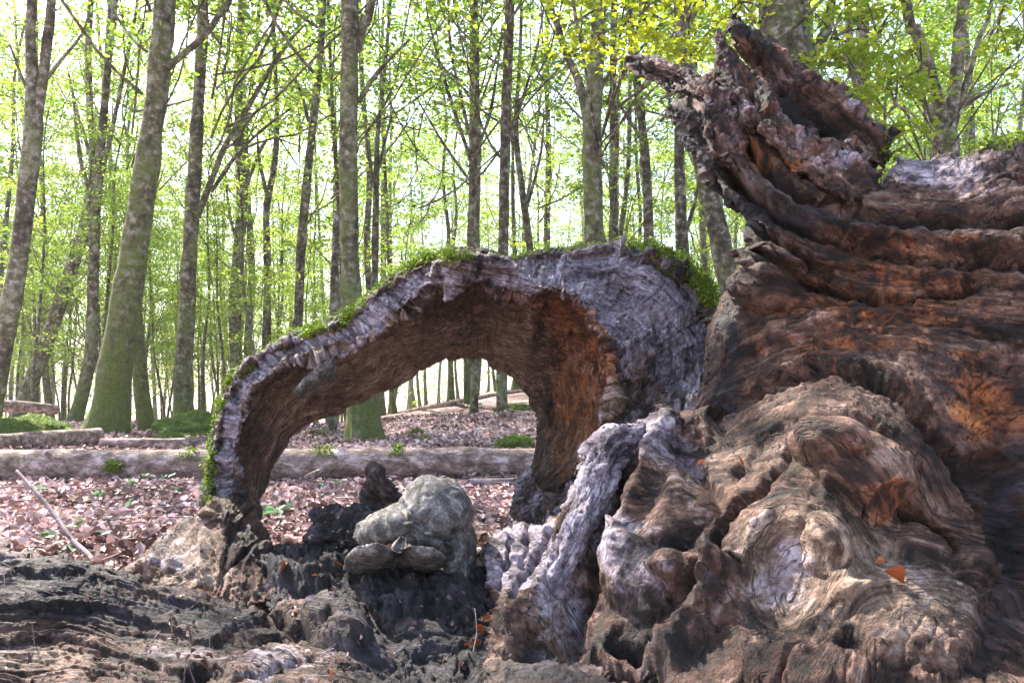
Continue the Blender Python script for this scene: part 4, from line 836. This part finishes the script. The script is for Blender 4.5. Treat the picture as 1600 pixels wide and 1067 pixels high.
# ---------------------------------------------------------------- moss on the arch and body
rng = np.random.default_rng(31)
def moss_on(name, pts, nrm, dens_mask, n, size, spread, parent, aspect=0.3, up=0.6):
    pr = dens_mask/dens_mask.sum(); i = rng.choice(len(pts), n, p=pr)
    nn = nrm[i]*1.0+np.array((0, 0, up)); nn /= np.linalg.norm(nn, axis=1, keepdims=True)
    c = pts[i]+rng.normal(0, 1, (n, 3))*spread*0.25+nn*(rng.random((n, 1))**1.5*spread)
    ax = rng.normal(0, 1, (n, 3))
    s = size*rng.uniform(0.5, 1.3, n)
    return obj(name, leaf_mesh(name, local(c, parent), ax, s, rng, M_MOSS, 0.25, aspect), parent, kind='stuff')
an = grid_normals(ag, True); cen = ag.mean(1, keepdims=True)
if ((ag-cen)*an).sum() < 0: an = -an
fp, fn = ag.reshape(-1, 3), an.reshape(-1, 3); fx = apx.reshape(-1, 2)
vi = np.tile(np.arange(ag.shape[1])/ag.shape[1]*10, ag.shape[0])
crest = ((vi > 8.4) | (vi < 0.25)) & (fn[:, 2] > -0.15)
patch = sst(0.05, 0.35, fbm(fp*7, 3))
m1 = np.where(crest & (fx[:, 0] < 670), 0.03+patch, 0)*np.where(fx[:, 1] < 640, 1, 0.12)*(fx[:, 1] < 770)
moss_on('moss', fp, fn, m1, 13000, 0.010, 0.014, ST, 0.24)
m2 = np.where((vi > 8.6) & (fx[:, 0] > 790) & (fx[:, 0] < 1000), 0.03+patch, 0)
moss_on('moss', fp, fn, m2, 5000, 0.010, 0.014, ST, 0.24)
tuft = np.exp(-((fx[:, 0]-1030)/45)**2-((fx[:, 1]-408)/22)**2)*((vi > 8.8) | (vi < 0.55))+1.0*np.exp(-((fx[:, 0]-1100)/22)**2-((fx[:, 1]-465)/30)**2)*((vi > 8.8) | (vi < 0.6))
moss_on('moss', fp, fn, tuft**1.5*(0.1+sst(-0.2, 0.3, fbm(fp*22, 2))), 9000, 0.015, 0.026, ST, 0.2, 0.9)
# ---------------------------------------------------------------- things lying on the forest floor
def gd(px, py):
    d = np.linspace(1.8, 60, 6000); z = gz((px-800)/F*d, d); yp = HY-(z-H)*F/d
    k = np.nonzero(yp <= py)[0]; return float(d[k[0]]) if len(k) else 60.0
def gpt(px, py): d = gd(px, py); x = (px-800)/F*d; return np.array((x, d, float(gz(np.array([x]), np.array([d]))[0])))

def log(label, pts, rad, mat=M_LOG, name='fallen_log', cat='log', group=None, amp=0.07, ns=28, nr=160, freq=4, stubs=()):
    pts = np.array(pts, float); root = thing(name, label, cat, pts[0], group)
    v, q, t = tube(pts, rad, ns, nr, amp, freq, 0, 5, pts[0][0]); me = mesh('stem', local(v, root), q, t, mat=mat)
    obj('stem', me, root)
    for a, b, r in stubs:
        v, q, t = tube([a, (np.array(a)+b)/2, b], [r, r*0.9, r*0.75], 10, 9, 0.1, 9); obj('branch_stub', mesh('branch_stub', local(v, root), q, t, mat=mat), root)
    return root
L1 = [P1(-420,742,4.9), P1(-100,731,4.85), P1(130,729,4.85), P1(330,729,4.85), P1(600,723,4.9), P1(830,723,4.95), P1(1000,722,5.0)]
log('long straight grey fallen log lying across the whole floor behind the stump', L1, [0.105,0.105,0.104,0.102,0.094,0.094,0.09],
    stubs=[(P1(505,735,4.80), P1(478,746,4.62), 0.022), (P1(90,722,4.78), P1(70,706,4.72), 0.016)])
log('short pale log with a sawn end lying at the left behind the long log', [gpt(-120,706)+(0,0,.075), gpt(0,703)+(0,0,.075), gpt(90,698)+(0,0,.08), gpt(156,694)+(0,0,.085)], [0.07,0.072,0.08,0.082])
log('thin crooked pale log between the short sawn log and the arch foot', [gpt(158,700)+(0,0,.05), gpt(220,702)+(0,0,.06), gpt(280,700)+(0,0,.05), gpt(345,694)+(0,0,.05), gpt(420,692)+(0,0,.05)], [0.045,0.05,0.05,0.045,0.03])
log('pale log lying on top of the mossy mound at the left edge', [gpt(-60,676)+(0,0,.30), gpt(20,676)+(0,0,.34), gpt(90,676)+(0,0,.30)], [0.08,0.08,0.06])
for i, (lab, pp, r) in enumerate((
    ('long fallen branch lying up the slope, seen through the arch', [(590,648),(660,640),(730,638),(790,645),(850,655)], 0.05),
    ('straight fallen branch highest on the slope seen through the arch', [(700,634),(760,622),(810,614),(860,610)], 0.06),
    ('thin forked dead branch lower on the slope seen through the arch', [(640,640),(700,630),(760,636),(800,650)], 0.03),
    ('dark short branch pressed under the long grey log behind the fungus', [(735,762),(790,760),(850,754)], 0.03),
    ('bare thin branch lying on leaves under the long log at the left', [(120,764),(180,772),(250,766),(300,762)], 0.012))):
    log(lab, [gpt(*p)+(0, 0, r*0.8) for p in pp], np.linspace(r, r*0.6, len(pp)), name='fallen_branch', cat='branch', mat=M_STICK if r < 0.04 else M_LOG, ns=10, nr=50)
sp = [P1(26,735,2.72), P1(50,762,2.66), P1(82,800,2.60), P1(112,842,2.52), P1(140,868,2.44), P1(150,890,2.36)]
log('bare pale stick leaning up from the root slab at the left', sp, [0.004,0.006,0.0075,0.008,0.008,0.007], M_STICK, 'leaning_stick', 'stick', ns=10, nr=60, amp=0.15, freq=25,
    stubs=[(P1(112,842,2.52), P1(92,828,2.50), 0.005)])

def mound(label, px, py, w, h, dep=None, seed=0, moss=900):
    c = gpt(px, py); d = c[1]; rx = w*d/F/2; rz = h*d/F; ry = dep or rx*0.8
    root = thing('moss_mound', label, 'moss mound', c)
    nu, nv = 48, 22; th = np.linspace(0, 2*np.pi, nu, endpoint=False); ph = np.linspace(0, np.pi/2, nv)
    T_, P_ = np.meshgrid(th, ph, indexing='ij')
    u = np.stack([np.cos(T_)*np.cos(P_), np.sin(T_)*np.cos(P_), np.sin(P_)], -1).reshape(-1, 3)
    r = 1+0.35*fbm(u*1.6+seed, 3)+0.10*fbm(u*7+seed, 3)
    v = u*r[:, None]*np.array((rx, ry, rz)); v[:, 2] -= 0.03
    a = gridq(nu, nv, False); wrap = np.stack([(nu-1)*nv+np.arange(nv-1), (nu-1)*nv+np.arange(1, nv), np.arange(1, nv), np.arange(nv-1)], -1)
    obj('cushion', mesh('cushion', v, np.r_[a, wrap], mat=M_MOUND), root)
    moss *= 3; i = rng.integers(0, len(v), moss); cc = v[i]+rng.normal(0, 0.012, (moss, 3))
    obj('moss', leaf_mesh('moss', cc, rng.normal(0, 1, (moss, 3)), 0.020*rng.uniform(0.5, 1.3, moss), rng, M_MOSS, 0.3, 0.4), root, kind='stuff')
mound('large mossy mound at the left edge under a pale log', 38, 686, 170, 34, 0.6, 1, 1600)
mound('mossy mound at the foot of the dark straight beech', 305, 678, 110, 34, 0.5, 2, 1200)
mound('low flat moss patch between the pale beech and the dark straight beech', 270, 686, 60, 10, 0.3, 3, 500)
mound('bright round moss cushion seen through the arch at its right side', 805, 700, 62, 24, 0.3, 4, 700)
mound('small moss cushion right of the mossy foot of the central beech', 652, 678, 34, 9, 0.2, 5, 300)
mound('tiny moss cushion below the small one on the slope', 662, 686, 24, 7, 0.15, 6, 200)
mound('flat moss patch left of the mossy foot of the central beech', 505, 676, 50, 7, 0.3, 7, 300)
mound('low moss patch high on the slope beside the second mossy trunk', 800, 640, 60, 12, 0.5, 8, 400)
for lab, px, py, d, w in (('moss tuft growing on the left stretch of the long log', 52, 719, 4.83, 0.10), ('moss tuft on the top of the long log under the arch', 508, 708, 4.87, 0.08), ('small moss speck on the long log near its right end', 622, 706, 4.9, 0.035), ('thin moss streak on the long log beside the arch foot', 300, 712, 4.83, 0.06), ('moss speck on the long log half way along its left stretch', 180, 728, 4.76, 0.04)):
    n = 700; c0 = P1(px, py, d); c = c0+rng.normal(0, 1, (n, 3))*np.array((w*0.5, 0.03, 0.018)); root = thing('moss_tuft', lab, 'moss', c0)
    obj('fronds', leaf_mesh('fronds', c-c0, rng.normal(0, 1, (n, 3)), 0.022*rng.uniform(0.5, 1.3, n), rng, M_MOSS, 0.3, 0.4), root, kind='stuff')

# leaf litter: one mass of curled dead leaves, thick near the camera, thinning with distance
rng = np.random.default_rng(41)
n = 70000
y = 1.5+11.5*rng.random(n)**1.5; x = (rng.random(n)*2-1)*(0.5+0.70*y)
c = np.stack([x, y, gz(x, y)+rng.random(n)**2*0.035+0.004], -1)
nn = rng.normal(0, 0.42, (n, 3)); nn[:, 2] += 1
rv = np.clip(0.5+0.9*(rng.random(n)-0.5)+0.25*fbm(c*1.5, 2), 0, 1)
obj('leaf_litter', leaf_mesh('leaf_litter', c, nn, rng.uniform(0.019, 0.046, n)*(1+0.05*y), rng, M_DEAD, 0.30, 0.6, rv), kind='stuff')
n = 500; y = rng.uniform(2.2, 9, n); x = (rng.random(n)*2-1)*0.66*y
tw = []
for k in range(n):
    a = rng.random()*6.28; L = rng.uniform(0.05, 0.22); c0 = np.array((x[k], y[k], float(gz(x[k:k+1], y[k:k+1])[0])+0.03)); e = np.array((math.cos(a), math.sin(a), rng.normal(0, 0.08)))*L
    tw.append(tube([c0-e, c0+rng.normal(0, 0.01, 3), c0+e], [0.0035, 0.003, 0.0015], 4, 5, cap=False))
v, q, t = merge(tw); obj('twig_litter', mesh('twig_litter', v, q, t, mat=M_STICK), kind='stuff')

# single leaves: seedlings on the floor
def leafmesh1(name, mat, size, seed, rnd, fold=0.25, aspect=0.62):
    r = np.random.default_rng(seed); return leaf_mesh(name, np.zeros((1, 3)), np.array([[0.15, -0.25, 1.0]]), np.array([size]), r, mat, fold, aspect, np.array([rnd]))
LM = [leafmesh1('leaf', M_SEED, 0.05, s, 0.15+0.12*s) for s in range(7)]
spots2 = [(158,776),(196,801),(205,748),(200,762),(232,752),(262,756),(100,840),(75,846),(130,838),(105,868),(310,845),(155,845),(412,802),(428,808),(445,798),(500,770),(540,745),(525,762),(600,744),(425,815),(60,768),(282,768)]
for i, (px, py) in enumerate(spots2):
    c = gpt(px, py+8); r = thing('seedling', 'small pale green seedling sprouting from the leaf litter', 'seedling', c, 'seedlings on the leaf litter')
    hgt = rng.uniform(0.03, 0.07)
    sv, sq, st_ = tube([(0, 0, 0), (0.003, 0, hgt*0.5), (0, 0, hgt)], [0.0015, 0.0012, 0.001], 4, 4); obj('stalk', mesh('stalk', sv, sq, st_, mat=M_SEED), r)
    for k in range(int(rng.integers(2, 5))):
        a = rng.random()*6.28; o = obj('leaf', LM[rng.integers(0, 7)], r, (0.022*math.cos(a), 0.022*math.sin(a), hgt+rng.normal(0, 0.004))); o.rotation_euler = (rng.normal(0, 0.25), rng.normal(0, 0.25), a); s = rng.uniform(0.7, 1.1); o.scale = (s, s, s)

# fallen leaves and needles lying on the stump: set on whatever surface lies there
bpy.context.view_layer.update(); dg = bpy.context.evaluated_depsgraph_get()
def hit(px, py):
    ok, loc, nr_, _, ob, _ = scn.ray_cast(dg, Vector((0, 0, H)), Vector(tuple(P1(px, py, 1.0)-np.array((0, 0, H)))).normalized())
    return (np.array(loc), Vector(nr_)) if ok else (None, None)
for px0, py0, rx, ry, n in ((1420, 238, 34, 8, 140), (1575, 212, 45, 10, 120), (328, 735, 6, 40, 45), (1540, 228, 50, 8, 60), (690, 403, 40, 8, 120)):
    hs = [hit(px, py) for px, py in zip(rng.normal(px0, rx*0.6, n), rng.normal(py0, ry*0.6, n))]
    hs = np.array([q[0] for q in hs if q[0] is not None and q[0][1] < 2.9])
    if len(hs) == 0: continue
    cc = np.repeat(hs, 8, 0)+rng.normal(0, 0.008, (len(hs)*8, 3))+np.array((0, 0, 0.006))
    obj('moss', leaf_mesh('moss', local(cc, ST), rng.normal(0, 1, (len(cc), 3)), 0.012*rng.uniform(0.5, 1.3, len(cc)), rng, M_MOSS, 0.25, 0.24), ST, kind='stuff')
n = 420; px = rng.uniform(0, 800, n); py = rng.uniform(860, 1064, n); hs = []
for k in range(n):
    p_, n_ = hit(px[k], py[k])
    if p_ is not None and n_.z > 0.15: hs.append((p_, np.array(n_)))
hp = np.array([q[0] for q in hs]); hn = np.array([q[1] for q in hs])
obj('wood_crumbs', leaf_mesh('wood_crumbs', hp+hn*0.003, hn+rng.normal(0, 0.5, hn.shape), rng.uniform(0.004, 0.016, len(hp)), rng, M_DEAD, 0.4, 0.5, rng.random(len(hp))*0.5), kind='stuff')
tw = []
for k in rng.choice(len(hp), 24, False):
    a_ = rng.normal(size=3); a_ -= hn[k]*(a_@hn[k]); a_ /= np.linalg.norm(a_); L = rng.uniform(0.008, 0.035); c0 = hp[k]+hn[k]*0.004
    tw.append(tube([c0-a_*L, c0+rng.normal(0, 0.002, 3), c0+a_*L+hn[k]*0.003], [0.0012, 0.0011, 0.0006], 4, 4, cap=False))
v, q, t = merge(tw); obj('twig_litter', mesh('twig_litter', v, q, t, mat=M_STICK), kind='stuff')
LO = [leafmesh1('fallen_leaf', M_ORANGE, 0.045, 50+s, 0.2*s, 0.5, a) for s, a in enumerate((0.5, 0.35, 0.22, 0.28, 0.45))]
lv = [(466,955,'on the root slab at the dent'),(492,905,'on the dark floor left of the fungi'),(528,880,'beside the lip-shaped fungus'),(440,888,'on the dark floor by the left root'),
  (763,962,'in the dark hollow at the foot of the bleached root'),(748,985,'half way down the dark hollow'),(740,1005,'lowest but one in the dark hollow'),(735,1010,'lowest in the dark hollow'),
  (1160,722,'on the pale ridge of the stump body'),(1375,885,'on the right slope below the dark lump'),(1395,905,'lower of two on the right slope'),(1415,372,'on the upper grain of the trunk'),
  (880,655,'hanging on the orange inner wall of the arch'),(520,1060,'at the very bottom of the picture'),(1100,725,'on the bleached rim')]
for i, (px, py, wh) in enumerate(lv):
    p, nr_ = hit(px, py)
    if p is None: continue
    o = obj('fallen_leaf', LO[i % 5], None, tuple(p+np.array(nr_)*0.006)); o['label'] = ('curled orange dead leaf ' if i % 5 < 2 else 'narrow orange dead leaf ')+wh; o['category'] = 'leaf'; o['group'] = 'orange dead leaves on the stump'
    o.rotation_euler = (Vector((0, 0, 1)).rotation_difference(nr_)).to_euler(); s = rng.uniform(0.35, 0.7); o.scale = (s, s, s)
for k in range(2):
    wv = [P1(808+3*k,965,1.44),P1(800,950,1.44),P1(806,940,1.44),P1(818,945,1.45),P1(822,958,1.46)] if k == 0 else [P1(742,950,1.50),P1(745,985,1.47),P1(741,1010,1.44),P1(736,1035,1.42)]
    v, q, t = tube(wv, [0.0012]*len(wv), 5, 24)
    o = obj('dry_stem', mesh('dry_stem', v-wv[0], q, t, mat=M_STICK), None, tuple(wv[0])); o['label'] = 'pale dry stalk curled over the bleached root' if k == 0 else 'thin straight pale stalk in the dark hollow of the stump'; o['category'] = 'stalk'

hz = bpy.data.materials.new('haze'); hz.use_nodes = True; ht = hz.node_tree; ht.nodes.clear()
ho = ht.nodes.new('ShaderNodeOutputMaterial'); hv = ht.nodes.new('ShaderNodeVolumePrincipled'); hv.inputs['Color'].default_value = (0.93, 0.95, 0.88, 1); hv.inputs['Density'].default_value = 0.0016
ht.links.new(hv.outputs[0], ho.inputs['Volume'])
x0, x1, y0, y1, z0, z1 = -440, 440, -70, 440, -6, 26
hvx = [(x, y, z) for x in (x0, x1) for y in (y0, y1) for z in (z0, z1)]
obj('haze', mesh('haze', hvx, [(0,1,3,2),(4,6,7,5),(0,4,5,1),(2,3,7,6),(0,2,6,4),(1,5,7,3)], smooth=False, mat=hz), kind='stuff')
